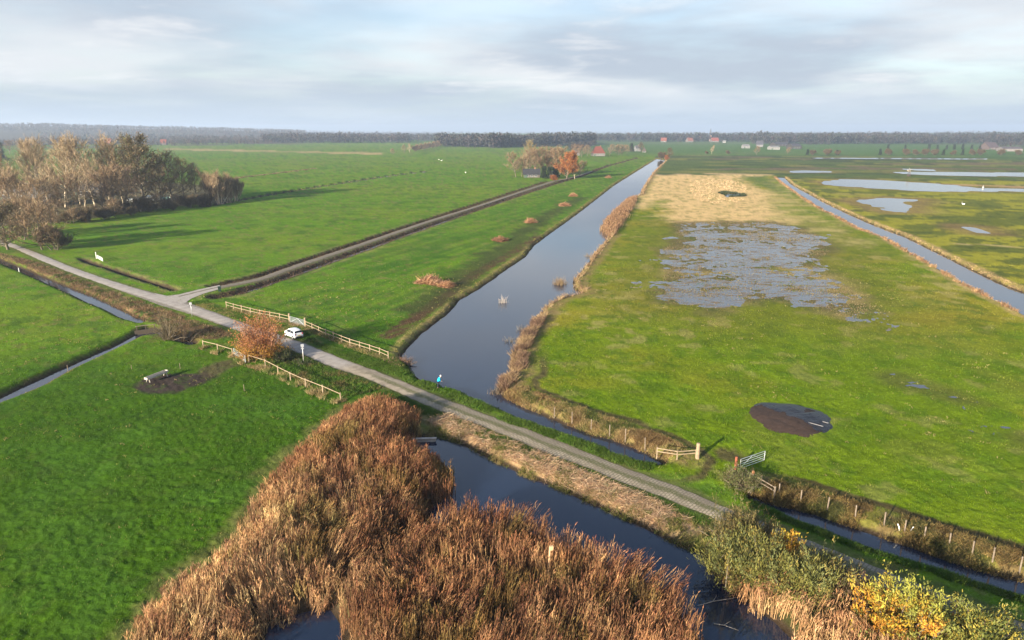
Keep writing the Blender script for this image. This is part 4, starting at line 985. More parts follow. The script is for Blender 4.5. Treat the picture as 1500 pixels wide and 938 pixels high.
for i, px in enumerate(np.linspace(80, 300, 23)):
    px = px + random.uniform(-4, 4); b = np.interp(px, [90, 179, 256, 307], [331, 318, 307, 300]) + random.uniform(-4, 1)
    tp('shrub' if i % 3 else 'brownB', 'thicket_shrub', float(px), b, b - random.uniform(10, 26), ORD[i] + ' dark shrub from the left along the field edge of the farm grove', 'thicket shrubs along the field edge', 'shrub', 1.0)
tp('dark', 'ivy_clad_tree', 12, 366, 300, 'dark spreading tree overhanging the far left end of the road', sx=1.35)
tp('dark', 'ivy_clad_tree', -30, 352, 290, 'dark tree cut by the left edge of the photo beside the road', sx=1.3)
tp('brownB', 'bare_tree', 62, 366, 303, 'broad dark brown tree beside the road at the corner of the pasture', sx=1.15)
tp('shrub', 'thicket_shrub', 80, 366, 326, 'dark shrub under the broad brown tree at the pasture corner', cat='shrub', sx=1.1)
tp('brownB', 'bare_tree', 36, 352, 296, 'brown tree between the dark roadside tree and the barn', sx=1.1)

# foreground rust coloured hawthorn by the road
def bush(name, loc, Hb, Rb, nsh, nleaf, lsize, cols, twcols, label, seed, rx=1.0, ry=1.0, lw=.35, align=.5, colz=None, base_r=.45, fill=.25, leafmat=None, droop=0.0):
    r_ = np.random.default_rng(seed); e = empty(name, loc, 0, label, 'bush')
    a = r_.uniform(0, 2 * np.pi, nsh); el = np.arcsin(r_.uniform(.12, 1, nsh)); 
    D = np.c_[np.cos(a) * np.cos(el) * Rb * rx, np.sin(a) * np.cos(el) * Rb * ry, np.sin(el) * Hb]
    # lumpy outline
    lump = .72 + .5 * (0.5 + .5 * np.sin(a * 3 + seed) * np.cos(el * 5 + seed * 2)) * r_.uniform(.6, 1, nsh) + r_.normal(0, .05, nsh)
    Lg = np.linalg.norm(D, axis=1) * lump; D = unit(D + np.array([0, 0, .15])); B = np.c_[r_.normal(0, base_r, (nsh, 2)) * np.array([rx, ry]), np.zeros(nsh) - .1]
    st = MB()
    for i in range(min(nsh, 60)):
        b = Vector(B[i]); d = Vector(D[i]); p1 = b + d * Lg[i] * .5 + Vector((0, 0, Lg[i] * .06)); p2 = b + d * Lg[i] * .85
        st.tube([b, p1, p2], [.06, .035, .012], 5, False)
    st.build('stems', BARK, e, True)
    V, F, k = ribbons(B, D, Lg, np.full(nsh, .035), np.full(nsh, .012), np.zeros((nsh, 3)), 3); parts = [(V, F, np.repeat(palette(nsh, twcols), k, 0))]
    n = nleaf; i = r_.integers(0, nsh, n); t = fill + (1.02 - fill) * r_.random(n) ** .55
    # side shoots: leaves offset from main shoot, growing with t
    off = r_.normal(0, 1, (n, 3)) * (.05 + .15 * t[:, None] * Rb / 3)
    p = B[i] + D[i] * (Lg[i] * t)[:, None] + off; p[:, 2] = np.maximum(p[:, 2], .05)
    d = unit(D[i] * align + r_.normal(0, .5, (n, 3)) + np.array([0, 0, .35 - droop])); l = lsize * r_.uniform(.6, 1.4, n)
    V, F, k = ribbons(p, d, l, l * lw, l * lw * .5, np.zeros((n, 3)), 1)
    sc = r_.random(nsh)[i]; ci = np.clip((sc * len(cols) + r_.normal(0, .5, n)).astype(int), 0, len(cols) - 1); c = np.array(cols)[ci] * r_.uniform(.7, 1.3, (n, 1))
    if colz is not None: c = colz(p, c, r_)
    parts.append((V, F, np.repeat(c, k, 0)))
    V, F, C = stack(parts); np_mesh('foliage', V, F, leafmat or LEAFM, e, tint=C); return e
RUST = [(.34, .125, .05), (.40, .17, .06), (.26, .10, .045), (.42, .21, .07), (.34, .17, .11)]
x, y = P(384, 523)
def rustz(p, c, r_):
    lowm = (p[:, 2] < 2.3)[:, None]; return np.where(lowm & (r_.random(len(p)) < .65)[:, None], np.array([.44, .25, .04]) * r_.uniform(.7, 1.2, (len(p), 1)), c)
bush('rusty_hawthorn', (x, y, gh(x, y)), 7.0, 4.2, 300, 17000, .15, RUST, [(.20, .13, .09), (.26, .18, .13)], 'rust orange round tree beside the road left of the white car', 31, lw=.55, colz=rustz, base_r=.3, fill=.12)
x, y = P(415, 528); bush('dark_shrub', (x, y, gh(x, y)), 1.9, 1.7, 90, 3500, .13, [(.035, .05, .015), (.05, .06, .02)], DKW, 'dark green low shrub at the right foot of the rusty tree', 32, lw=.5)
x, y = P(443, 534); bush('dark_shrub', (x, y, gh(x, y)), .9, .8, 50, 1200, .10, [(.04, .06, .018), (.06, .08, .02)], DKW, 'small dark green shrub at the foot of the signpost', 33, lw=.5)
# bare olive scrub by the culvert
x, y = P(247, 497); bush('bare_scrub', (x, y, gh(x, y)), 5.0, 2.9, 300, 2600, .10, [(.16, .12, .05), (.12, .10, .04)], [(.20, .155, .085), (.15, .115, .06)], 'thin leafless scrub beside the culvert between the two ditches', 34, lw=.3, fill=.4)
x, y = P(268, 494); bush('bare_scrub', (x, y, gh(x, y)), 3.2, 2.6, 200, 3000, .10, [(.16, .10, .05), (.11, .08, .04)], [(.18, .12, .07)], 'low brown scrub on the road bank right of the leafless scrub', 35, lw=.3)
x, y = P(592, 529); bush('bare_scrub', (x, y, gh(x, y)), 1.3, 1.5, 120, 1500, .10, [(.24, .13, .08), (.20, .12, .07)], [(.22, .14, .09)], 'small reddish scrub where the upper rail fence meets the canal', 36, lw=.3)
# willows and yellow shrubs on the lower right
WIL = [(.17, .17, .040), (.21, .19, .045), (.13, .14, .040), (.26, .20, .05), (.16, .175, .06)]
for (px, py, Hb, Rb, rx, ry, nl, lab, sd, cols) in (
        (1088, 796, 3.2, 2.3, 1.0, .8, 9000, 'brownish willow bush nearest the end of the visible brick road', 41, [(.135, .105, .038), (.11, .105, .032), (.16, .12, .045)]),
        (1092, 842, 3.5, 2.9, 1.0, .85, 17000, 'broad olive green willow bush overhanging the dark pond', 42, WIL),
        (1166, 868, 2.9, 2.8, 1.0, .8, 17000, 'olive willow bush right of the broad willow, above the pale reeds', 43, WIL),
        (1205, 838, 1.9, 1.2, 1.0, .8, 3500, 'upright grey green willow shoots beside the road', 45, WIL[2:])):
    x, y = P(px, py); bush('willow_bush', (x, y, gh(x, y)), Hb, Rb, 190, int(nl * 1.1), .17, cols, [(.13, .11, .06), (.17, .14, .07)], lab, sd, rx, ry, lw=.30, align=1.0, base_r=.9, fill=.15)
YEL = [(.56, .28, .035), (.46, .20, .03), (.50, .36, .04), (.26, .19, .035), (.24, .23, .05), (.18, .19, .045)]
x, y = P(1150, 818); bush('yellow_shrub', (x, y, gh(x, y)), 2.7, 1.0, 60, 2800, .16, YEL[:3], BRW, 'small bright yellow shrub between the willow bushes', 46, lw=.42, base_r=.4)
def yelz(p, c, r_):
    hi = sstep(2.3, 3.4, p[:, 2])[:, None]; c = c * (1 - hi * .75) + np.array([.31, .32, .05]) * r_.uniform(.8, 1.2, (len(p), 1)) * hi * .8
    return c
x, y = P(1318, 930); bush('yellow_shrub', (x, y, gh(x, y)), 4.3, 3.0, 120, 13000, .18, YEL, BRW, 'large orange and yellow shrub at the lower right roadside', 47, 1.0, .8, lw=.42, base_r=.8, colz=yelz)
OL2 = [(.20, .20, .04), (.15, .17, .04), (.11, .13, .035), (.30, .24, .04)]
x, y = P(1425, 946); bush('green_shrub', (x, y, gh(x, y)), 2.8, 3.0, 120, 12000, .18, OL2, BRW, 'yellow green shrub at the bottom right corner beside the orange shrub', 48, 1.0, .8, lw=.40, base_r=.8)
x, y = P(1240, 878); bush('red_bramble', (x, y, gh(x, y)), 1.9, 2.2, 200, 7000, .15, [(.13, .085, .04), (.17, .10, .06), (.09, .08, .03)], BRW, 'reddish brown bramble thicket between willow and orange shrub', 49, lw=.45)
x, y = P(1085, 712); bush('verge_bush', (x, y, gh(x, y)), 1.8, 1.9, 150, 4500, .12, [(.09, .12, .03), (.13, .14, .05), (.16, .14, .06)], BRW, 'low green bush below the open metal gate', 50, lw=.4)

# ------------------------------------------------------------------ farmstead in the middle distance
def fit(px, base): x, y = P(px, base); return x, y
G2 = 'trees round the middle farmstead'
for px, b, t, k, lab in ((756,260,226,'brownA','rounded brown tree at the left end of the middle farmstead'),
        (776,252,210,'olive','tall pale olive tree rising highest over the middle farmstead'),
        (770,256,228,'paleB','slender tan tree behind the dark farm roof of the middle farmstead'),
        (820,258,221,'brownB','bare brown tree left of the orange beech in the middle farmstead'),
        (842,262,232,'paleB','thin pale tree right of the orange beech')):
    tp(k, 'bare_tree' if k != 'olive' else 'leafy_tree', px, b, t, lab, None)
for gi, (px, b, t) in enumerate(((787,259,222),(797,258,220),(806,257,218),(812,256,222),(764,259,232),(848,259,236))): tp('brownA', 'bare_tree', px, b, t, ['first of four brown bare trees crowded mid farmstead, from left', 'second of four brown bare trees crowded mid farmstead, from left', 'third of four brown bare trees crowded mid farmstead, from left', 'fourth of four brown bare trees crowded mid farmstead, from left', 'brown bare tree directly behind the dark farm roof', 'lower brown bare tree at the right end of the farmstead'][gi], G2, sx=1.2)
for gi, (px, b, t) in enumerate(((797,262,243),(806,262,244),(815,261,240))): tp('conifer', 'spruce_tree', px, b, t, ['left', 'middle', 'right'][gi] + ' one of three small dark evergreens under the farmstead trees', G2)
tp('rust', 'beech_tree', 830, 262, 226, 'round orange leafed beech at the right end of the middle farmstead')
tp('rust', 'rusty_shrub', 812, 266, 257, 'low pinkish rust shrub at the end of the farm track ditches', cat='shrub', sx=1.5)

def house(name, px, base, wpx, wall, roofh, depth, wallc, roofc, label, cat, rz=0.0, chim=False, doors=1, nwin=3, hip=0.0):
    x, y = P(px, base); s = scale_at(px, base); w = wpx / s
    e = empty(name, (x, y, gh(x, y)), rz, label, cat)
    d = depth
    W_ = mat('wall_%.2f_%.2f' % (wallc[0], wallc[2]), tuple(v * .27 for v in wallc), .85, nscale=.8, namt=.12); Rf = mat('roof_%.2f_%.2f' % (roofc[0], roofc[2]), tuple(v * .42 + .008 for v in roofc), .8, nscale=.6, namt=.2, bump=.03, bscale=6)
    mb = MB(); h = w / 2
    if True:
        vs = [(-h, 0, 0), (h, 0, 0), (h, d, 0), (-h, d, 0), (-h, 0, wall), (h, 0, wall), (h, d, wall), (-h, d, wall), (-h, d / 2, wall + roofh * (1 if hip == 0 else .02)), (h, d / 2, wall + roofh * (1 if hip == 0 else .02))]
        fs = [(0, 1, 5, 4), (1, 2, 6, 9, 5), (2, 3, 7, 6), (3, 0, 4, 8, 7)]
        mb.add(vs, fs)
    mb.build('wall', W_, e)
    rf = MB(); o = .45; hx = hip * d / 2; t = .18
    ry0 = -o; rz0 = wall - o * roofh / (d / 2)
    top = [(-h - o + (hx + o if hip else 0), d / 2, wall + roofh + .12), (h + o - (hx + o if hip else 0), d / 2, wall + roofh + .12)]
    vs = [(-h - o, -o, rz0 + .12), (h + o, -o, rz0 + .12), (h + o, d + o, rz0 + .12), (-h - o, d + o, rz0 + .12)] + top
    vs2 = [(a, b, c - t) for a, b, c in vs]
    fs = [(0, 1, 5, 4), (2, 3, 4, 5), (3, 0, 4), (1, 2, 5)] if hip else [(0, 1, 5, 4), (2, 3, 4, 5)]
    n = len(vs); fl = [tuple(i + n for i in f)[::-1] for f in fs]
    rim = [(0, 1), (1, 2), (2, 3), (3, 0)] if hip else [(0, 1), (1, 5), (5, 2), (2, 3), (3, 4), (4, 0)]
    rf.add(vs + vs2, fs + fl + [(b, a, a + n, b + n) for a, b in rim]); r = rf.build('roof', Rf, e)
    if chim: MB().box((h * .4, d / 2, wall + roofh + .5), (.8, .8, 1.4)).build('chimney', mat('chimney_brick', (.22, .12, .08), .9), r)
    G = mat('dark_glass', (.03, .035, .045), .15, spec=.6); Fr = mat('white_frame', (.72, .72, .70), .6)
    wn = max(1, nwin)
    for i in range(wn):
        cx = -h + (i + .5 + .5 * (doors > 0)) * 2 * h / (wn + (doors > 0)); ww = min(1.4, w / (wn + 1) * .6); hh = min(1.3, wall * .5)
        f = MB().box((cx, -.03, wall * .52), (ww + .2, .1, hh + .2)).build('window', Fr, e); MB().box((cx, -.09, wall * .52), (ww, .04, hh)).build('pane', G, f)
    if doors:
        MB().box((-h + h / (wn + 1), -.03, min(2.2, wall * .8) / 2), (min(2.6, w * .14) + .2, .1, min(2.2, wall * .8))).build('door', mat('door_green', (.05, .09, .06), .6), e)
    return e
GREYR = (.10, .105, .12); REDR = (.30, .075, .045); THR = (.16, .12, .085)
house('farmhouse', 779, 260.5, 24, 2.4, 3.4, 9, (.30, .26, .22), (.055, .058, .07), 'low farmhouse with dark slate roof under the bare trees', 'house', .0, True, 1, 3)
house('shed', 809, 259.5, 6, 2.3, 1.6, 4, (.60, .58, .55), (.12, .12, .13), 'little white walled shed beneath the farmstead evergreens', 'shed', 0, False, 0, 1)
house('farmhouse', 878, 229, 17, 4, 8, 16, (.55, .52, .48), REDR, 'large farmhouse with a tall red tiled roof right of the farmstead', 'house', .1, True, 1, 4, .5)
house('house', 845, 228, 8, 3.5, 3, 10, (.60, .55, .52), (.16, .13, .13), 'pink walled grey roofed house left of the tall red roof', 'house', 0, True, 1, 2)
house('house', 935, 222, 7, 5, 4, 10, (.55, .55, .55), (.17, .17, .18), 'pale grey house half hidden by trees left of the canal end', 'house', .2, True, 1, 2)
house('cottage', 944, 223.6, 5, 2.5, 4, 7, (.5, .45, .38), THR, 'small thatched cottage beside the canal end', 'house', 0, False, 1, 1, .5)
# far houses, left to right
for (px, b, w, wl, rh, dp, wc, rc, lab, cat) in (
        (157, 212.5, 9, 4, 10, 18, (.4, .34, .3), (.42, .10, .065), 'red roofed farmhouse in the village left, behind the grove', 'house'),
        (239, 212.5, 8, 4, 8, 18, (.4, .34, .3), (.42, .11, .06), 'red roofed farmhouse in the village at the edge of the far pasture', 'house'),
        (96, 210, 5, 4, 6, 12, (.7, .7, .68), (.4, .4, .42), 'white gabled house far off behind the left grove', 'house'),
        (402, 206, 6, 5, 4, 12, (.66, .64, .62), (.25, .2, .2), 'pale house leftmost in the long far wood', 'house'),
        (476, 206.5, 7, 5, 4, 12, (.7, .69, .66), (.3, .27, .26), 'pale house in the middle of the long far wood', 'house'),
        (506, 205.5, 9, 7, 4, 12, (.68, .67, .66), (.4, .38, .38), 'wide pale building in the far wood, tallest of its neighbours', 'building'),
        (572, 207.5, 4, 4, 3, 10, (.75, .74, .72), (.2, .2, .2), 'tiny white house before the far wood above the hedgerow', 'house'),
        (683, 213.5, 7, 5, 4, 14, (.72, .72, .72), (.09, .09, .11), 'white fronted barn with black roof at the foot of the far wood', 'barn'),
        (708, 214, 8, 4, 3, 14, (.6, .58, .55), (.3, .28, .27), 'long pale barn right of the black roofed barn', 'barn'),
        (752, 211, 5, 5, 4, 12, (.6, .6, .6), (.3, .3, .3), 'grey house in the wood directly above the farmstead', 'house'),
        (972, 208.5, 8, 4, 8, 18, (.45, .38, .34), (.40, .12, .075), 'red roofed farm nearest above the canal end', 'house'),
        (1012, 208.5, 8, 4, 8, 18, (.45, .38, .34), (.38, .14, .10), 'faded red roofed farm halfway between canal end and church', 'house'),
        (1048, 208.5, 10, 4, 8, 20, (.45, .38, .34), (.42, .13, .075), 'wide red roofed farm beside the church spire', 'house'),
        (1061, 209.5, 4, 4, 3, 10, (.74, .73, .7), (.3, .3, .3), 'tiny white house right of the church', 'house'),
        (1094, 217.5, 9, 4, 3, 14, (.7, .7, .68), (.38, .38, .38), 'white barn at the left of the far right farm cluster', 'barn'),
        (1113, 215.5, 9, 5, 7, 14, (.5, .5, .52), (.12, .12, .15), 'dark gabled farmhouse in the far right farm cluster', 'house'),
        (1136, 219.5, 13, 4, 2, 18, (.78, .77, .74), (.42, .42, .42), 'long white low shed in the far right farm cluster', 'shed'),
        (1146, 214.5, 22, 4, 4, 22, (.16, .14, .13), (.10, .10, .12), 'long black barn behind the white low shed', 'barn'),
        (1168, 218.5, 14, 5, 4, 22, (.15, .14, .13), (.11, .11, .13), 'black barn at the right of the far farm cluster', 'barn'),
        (1456, 219.5, 16, 4, 8, 24, (.35, .26, .24), (.15, .11, .12), 'large dark roofed farmhouse at the far right', 'house'),
        (1484, 222, 26, 4, 3, 22, (.62, .55, .54), (.18, .15, .16), 'long low pink walled barn at the right edge of the photo', 'barn')):
    house('house' if cat in ('house', 'building') else cat, px, b, w, wl, rh, dp, wc, rc, lab, cat, random.uniform(-.25, .25), False, 1 if w > 6 else 0, 2 if w < 9 else 3)
# church with spire
x, y = P(1040, 207.5); e = empty('church', (x, y, 0), 0, 'distant church with a thin pointed spire on the skyline', 'church'); sp = MB().box((0, 0, 9), (6, 6, 18)).build('tower', mat('tower_brick', (.2, .15, .13), .9), e)
MB().tube([(0, 0, 18), (0, 0, 38)], [4.2, .1], 8).build('spire', mat('slate', (.07, .08, .10), .6), e); MB().box((10, 0, 4), (16, 9, 8)).build('nave', mat('tower_brick'), e)
# left barns inside the grove
def barn_left():
    CR = (.52, .50, .46)
    house('barn', 62, 303, 34, 4.0, 3.6, 22, (.24, .19, .13), CR, 'big barn with pale corrugated roof between the bare trees', 'barn', .62, False, 1, 2)
    house('shed', 18, 294, 46, 3.6, 1.2, 9, (.30, .26, .2), (.56, .53, .49), 'long low pale roofed shed at the left edge of the photo', 'shed', .05, False, 1, 3)
    house('shed', 128, 288, 34, 3.4, 2.0, 16, (.28, .24, .2), (.44, .43, .41), 'grey roofed shed behind the middle of the farm grove', 'shed', .2, False, 1, 3)
    x, y = P(41, 288); e = empty('silo', (x, y, 0), 0, 'slim white feed silo beside the big barn', 'silo')
    MB().tube([(0, 0, 1.2), (0, 0, 2), (0, 0, 6.0), (0, 0, 6.8)], [.3, 1.2, 1.2, .2], 16).build('hopper', mat('white_silo', (.75, .74, .70), .5), e, True)
    for a in range(4): MB().tube([(math.cos(a * 1.57 + .78), math.sin(a * 1.57 + .78), 0), (math.cos(a * 1.57 + .78), math.sin(a * 1.57 + .78), 2.2)], .06, 6).build('leg', mat('steel', (.4, .4, .42), .4, .7), e)
barn_left()
def bales():
    m1 = mat('bale_wrap_white', (.68, .70, .68), .35, bump=.02, bscale=5, nscale=2, namt=.06); m2 = mat('bale_wrap_green', (.16, .26, .22), .4, bump=.02, bscale=5, nscale=2, namt=.1)
    protos = {}
    for i, (px, py, lv, g) in enumerate([(190,296,0,0),(196,296,0,0),(202,295.6,0,0),(214,295,0,0),(220,294.6,0,0),(226,294.3,0,0),(232,294,0,0),(238,293.7,0,1),(244,293.4,0,1),(250,293,0,1),(217,294.8,1,0),(223,294.5,1,0),(229,294.2,1,0),(235,294,1,0),(287,293,0,0),(294,292.6,0,0)]):
        if g not in protos:
            mb = MB(); mb.tube([(-.6, 0, .62), (-.56, 0, .62), (-.50, 0, .62), (.50, 0, .62), (.56, 0, .62), (.6, 0, .62)], [.46, .57, .62, .62, .57, .46], 20); protos[g] = o = mb.build('silage_bale', m2 if g else m1, None, True)
        else: o = protos[g].copy(); COL.objects.link(o)
        x, y = P(px, py); o.location = (x, y, lv * 1.08 + .02); o.rotation_euler = (0, 0, random.uniform(-.4, .4) + 1.2); o.scale = (1.25, 1.25, 1.25)
        tag(o, (ORD[(px - 238) // 6] + ' green wrapped silage bale at the right end of the bale row' if g else ORD[(px - 217) // 6] + ' white silage bale on top of the bale row, from the left' if lv else ('left' if px == 287 else 'right') + ' one of two white silage bales apart from the row near the low bare trees' if px > 280 else ORD[[190, 196, 202, 214, 220, 226, 232].index(px)] + ' white silage bale on the ground in the bale row, from the left'), 'silage bale', 'wrapped silage bales by the farm grove')
bales()

# ------------------------------------------------------------------ distant trees one can count
for px, b, t, k, n_, lab in ((575,227,219,'brownB','bare_tree','small pinkish tree leftmost of the far hedgerow'),(592,224,213,'olive','leafy_tree','pale round tree second in the far hedgerow'),(600,223.5,212,'paleA','bare_tree','tan tree third in the far hedgerow'),
        (845,232,213,'brownA','bare_tree','brown tree behind the orange beech'),(893,229,213,'brownA','bare_tree','round brown tree just right of the tall red roof'),(905,228.5,214,'brownB','bare_tree','bushy reddish tree second right of the red roof'),(911,228,213,'brownA','bare_tree','brown tree third right of the red roof'),
        (860,229,215,'brownB','bare_tree','low brown tree touching the left side of the tall red roof'),(852,231,214,'brownA','bare_tree','brown tree between the pink walled house and the tall red roof'),(918,225,214,'brownB','bare_tree','brown tree left of the dark evergreen by the pale grey house'),(926,223,210,'conifer','spruce_tree','dark evergreen left of the pale grey house'),(939,222,210,'dark','ivy_clad_tree','dark round tree over the pale grey house'),
        (969,233,222,'shrub','thicket_shrub','dark brown shrub at the far end of the canal'),(981,232,218,'dark','ivy_clad_tree','dark round tree right of the canal end'),(976,236,228,'rust','rusty_shrub','reddish reed shrub at the end of the canal right bank'),
        (1042,226,214,'paleB','bare_tree','thin pale tree alone above the straw field'),(1035,226,221,'shrub','thicket_shrub','low dark shrub left of the thin pale tree'),(1066,226,220,'shrub','thicket_shrub','broad low shrub right of the thin pale tree'),
        (1108,227,215,'brownA','bare_tree','brown tree standing before the far farm cluster'),(1153,227,217,'brownA','bare_tree','brown tree under the black barns of the far cluster')):
    tp(k, n_, px, b, t, lab, None, 'shrub' if 'shrub' in n_ else 'tree')
for i, px in enumerate(np.linspace(608, 642, 12)):
    tp('brownB' if i % 2 else 'shrub', 'bare_tree' if i % 2 else 'thicket_shrub', float(px), float(np.interp(px, [605, 642], [222.5, 215.5])), float(np.interp(px, [605, 642], [213.5, 207.5])), ORD[i // 2] + (' brown tree' if i % 2 else ' low shrub') + ' from the left in the unbroken far hedgerow', 'far hedgerow between the pastures', 'tree' if i % 2 else 'shrub')
for gi, px in enumerate((1182,1190,1212,1226,1227,1289,1301,1327,1341,1355,1369,1381,1396,1409,1424,1436,1466,1491)):
    tp(random.choice(['shrub', 'conifer', 'shrub']), 'field_tree', px, 227.5, 218.5 + random.uniform(-1, 1.5), 'small tree in the row above the thin water strip, ' + ORD[gi] + ' from the left', 'row of small trees across the far marsh')
for gi, px in enumerate((1301,1326,1360,1373,1386,1398,1410,1423,1435)):
    tp('conifer', 'field_tree', px, 219.5, 211.8 + random.uniform(-.5, 1.0), 'tiny dark narrow tree before the far right wood, ' + ORD[gi] + ' from the left', 'second row of narrow dark trees')
tp('conifer', 'spruce_tree', 2, 236, 208, 'dark blue green conifer at the left edge behind the grove', sx=1.2)
for gi, (px, b, t) in enumerate(((14,226,207),(30,226,210),(45,228,212))): tp('brownA', 'bare_tree', px, b, t, ORD[gi] + ' brown far tree right of the dark conifer at the left edge', 'far trees at the left edge')

# ------------------------------------------------------------------ far woods (masses)
def wood(name, specs, label, cols, ncard=44, seed=300):
    """specs: list of (px0, base0, px1, base1, n, depth_m, h0, h1)"""
    r_ = np.random.default_rng(seed); parts = []
    for (a0, b0, a1, b1, n, dep, h0, h1) in specs:
        t = r_.random(n); A = np.array(P(a0, b0)); B = np.array(P(a1, b1))
        px = a0 + (a1 - a0) * t; bb = b0 + (b1 - b0) * t; v = (bb - 469) / 1000; dy = math.cos(PITCH) - v * math.sin(PITCH); dz = -math.sin(PITCH) - v * math.cos(PITCH); tt = -CAMH / dz
        x = (px - 750) / 1000 * tt; y = dy * tt; rr_ = np.hypot(x, y); f = 1 + r_.random(n) ** 1.3 * dep / rr_; x *= f; y *= f
        z = height(x, y, False); hn = fbm(x, y, 130, 3, seed); Hh = (h0 + (h1 - h0) * np.clip((hn - .25) * 2, 0, 1)) * r_.uniform(.8, 1.12, n); Rr = Hh * r_.uniform(.24, .38, n)
        tc = palette(n, cols, jit=.22); m = ncard
        i = np.repeat(np.arange(n), m); u = unit(r_.normal(0, 1, (n * m, 3))) * r_.random((n * m, 1)) ** .4
        p = np.c_[x[i] + u[:, 0] * Rr[i], y[i] + u[:, 1] * Rr[i], z[i] + Hh[i] * (.56 + .44 * u[:, 2])]
        d = unit(r_.normal(0, 1, (n * m, 3)) + np.array([0, 0, .5])); l = Hh[i] * r_.uniform(.10, .20, n * m)
        V, F, k = ribbons(p, d, l, l * .8, l * .4, np.zeros((n * m, 3)), 1)
        c = tc[i] * r_.uniform(.75, 1.25, (n * m, 1)); parts.append((V, F, np.repeat(c, k, 0)))
        # stems
        V, F, k = ribbons(np.c_[x, y, z - 1], np.tile([0, 0, 1.], (n, 1)), Hh * .7, Hh * .04, Hh * .02, np.zeros((n, 3)), 1); parts.append((V, F, np.repeat(tc * .8, k, 0)))
    V, F, C = stack(parts); tag(np_mesh(name, V, F, TWIG, tint=C), label, 'wood', kind='stuff')
WC = [(.060, .050, .042), (.080, .062, .048), (.045, .046, .036), (.10, .075, .056)]
WG = [(.038, .038, .034), (.050, .042, .038), (.034, .038, .030)]
wood('far_wood', [(-40,216,260,215,420,700,9,14),(250,213.5,400,212,260,500,9,15),(60,210,420,208,520,900,12,18)], 'far village trees beyond the left grove', WC + [(.03, .042, .03)], 40, 301)
wood('far_wood', [(-60,203.5,450,202.5,2200,2100,14,20)], 'grey wood covering the long low ridge on the left skyline', WC, 26, 302)
wood('far_wood', [(385,210,600,210,700,500,19,25),(590,208,650,208,120,400,16,22),(400,204.5,760,204,300,900,14,24)], 'long grey wood behind the pastures left of the middle', WG + WC[:1], 30, 303)
wood('far_wood', [(640,215,740,217,420,300,19,26),(715,217.5,870,213,560,380,19,27),(830,222,872,216,60,60,9,14)], 'dark wood right behind the middle farmstead', WG, 36, 304)
wood('far_wood', [(868,208,1110,208.3,900,700,17,24),(1080,206,1510,206,700,1200,18,26)], 'thin line of woods behind the red roofs right of the canal', WG, 28, 305)
wood('far_wood', [(1100,211.2,1540,212.2,1500,600,19,26),(1180,213,1215,213,30,60,6,10),(1440,216,1510,217,40,80,8,13)], 'dark continuous wood across the right skyline', WG, 30, 306)
wood('far_wood', [(-60,197.5,1560,197.5,1500,2600,16,24)], 'faintest woods along the horizon', WC, 16, 307)

# ------------------------------------------------------------------ haze
hz = MB().box((0, 0, 42), (19200, 19200, 112))
hm = bpy.data.materials.new('haze_air'); hm.use_nodes = True; N = hm.node_tree.nodes; N.remove(N['Principled BSDF']); pv = N.new('ShaderNodeVolumePrincipled')
pv.inputs['Color'].default_value = (.64, .78, 1.0, 1); pv.inputs['Density'].default_value = 0.00016; pv.inputs['Anisotropy'].default_value = 0.2
hm.node_tree.links.new(pv.outputs[0], N['Material Output'].inputs['Volume'])
tag(hz.build('haze', hm), kind='stuff')

# ------------------------------------------------------------------ fences, gates, posts
WOOD = mat('pale_fence_wood', (.27, .205, .135), .85, nscale=3, namt=.3); OLDW = mat('weathered_post', (.19, .15, .11), .9, nscale=4, namt=.35)
GALV = mat('galvanised_steel', (.52, .55, .56), .42, .6, nscale=6, namt=.12); REDW = mat('rusty_red_post', (.24, .075, .04), .85, nscale=5, namt=.3)
def V3(px, py): x, y = P(px, py); return Vector((x, y, 0))
def railfence(pts, H, rails, step, label, rw=.095, pw=.13, m=None):
    m = m or WOOD; W3 = [V3(*p) for p in pts]; o = W3[0]; e = empty('rail_fence', tuple(o), 0, label, 'fence')
    seg = []; acc = 0
    L_ = sum((W3[i + 1] - W3[i]).length for i in range(len(W3) - 1)); n = max(1, round(L_ / step)); ps = []
    for k in range(n + 1):
        d = L_ * k / n
        for i in range(len(W3) - 1):
            l = (W3[i + 1] - W3[i]).length
            if d <= l + 1e-6: ps.append(W3[i].lerp(W3[i + 1], min(1, d / l))); break
            d -= l
    hs = [H + random.uniform(-.06, .06) for _ in ps]
    for p, h in zip(ps, hs):
        MB().box((p.x - o.x, p.y - o.y, h / 2 - .1), (pw, pw, h + .25), random.uniform(-.2, .2), .015).build('post', m, e)
    for r in rails:
        for i in range(len(ps) - 1):
            a = ps[i] - o; b = ps[i + 1] - o; a = Vector((a.x, a.y, hs[i] * r)); b = Vector((b.x, b.y, hs[i + 1] * r + random.uniform(-.03, .03)))
            d = b - a; l = d.length; q = d.to_track_quat('X', 'Z').to_matrix(); off = Vector((0, 0, 0)) + q @ Vector((0, -.5 * pw - .024, 0))
            MB().box((a + b) / 2 + off, (l + .02, .045, rw), rot=q, bev=.006).build('rail', m, e)
    return e
def gate(a, b, H, label, bars=6, m=None, r=.032, z0=.18):
    m = m or GALV; A = V3(*a); B = V3(*b); o = A; d = B - A; e = empty('field_gate', tuple(A), math.atan2(d.y, d.x), label, 'gate'); l = d.length
    fr = MB(); fr.tube([(0.08, 0, z0), (0.08, 0, H)], r * 1.3, 8).tube([(l - .08, 0, z0), (l - .08, 0, H)], r * 1.3, 8)
    for k in range(bars): z = z0 + (H - z0) * k / (bars - 1); fr.tube([(.08, 0, z), (l - .08, 0, z)], r, 8)
    fr.tube([(.08, .03, z0), (l / 2, .03, H)], r, 6).tube([(l / 2, .03, H), (l - .08, .03, z0)], r, 6); fr.build('frame', m, e)
    MB().box((l - .1, -.05, H * .7), (.16, .05, .06), bev=.01).build('latch', m, e); return e
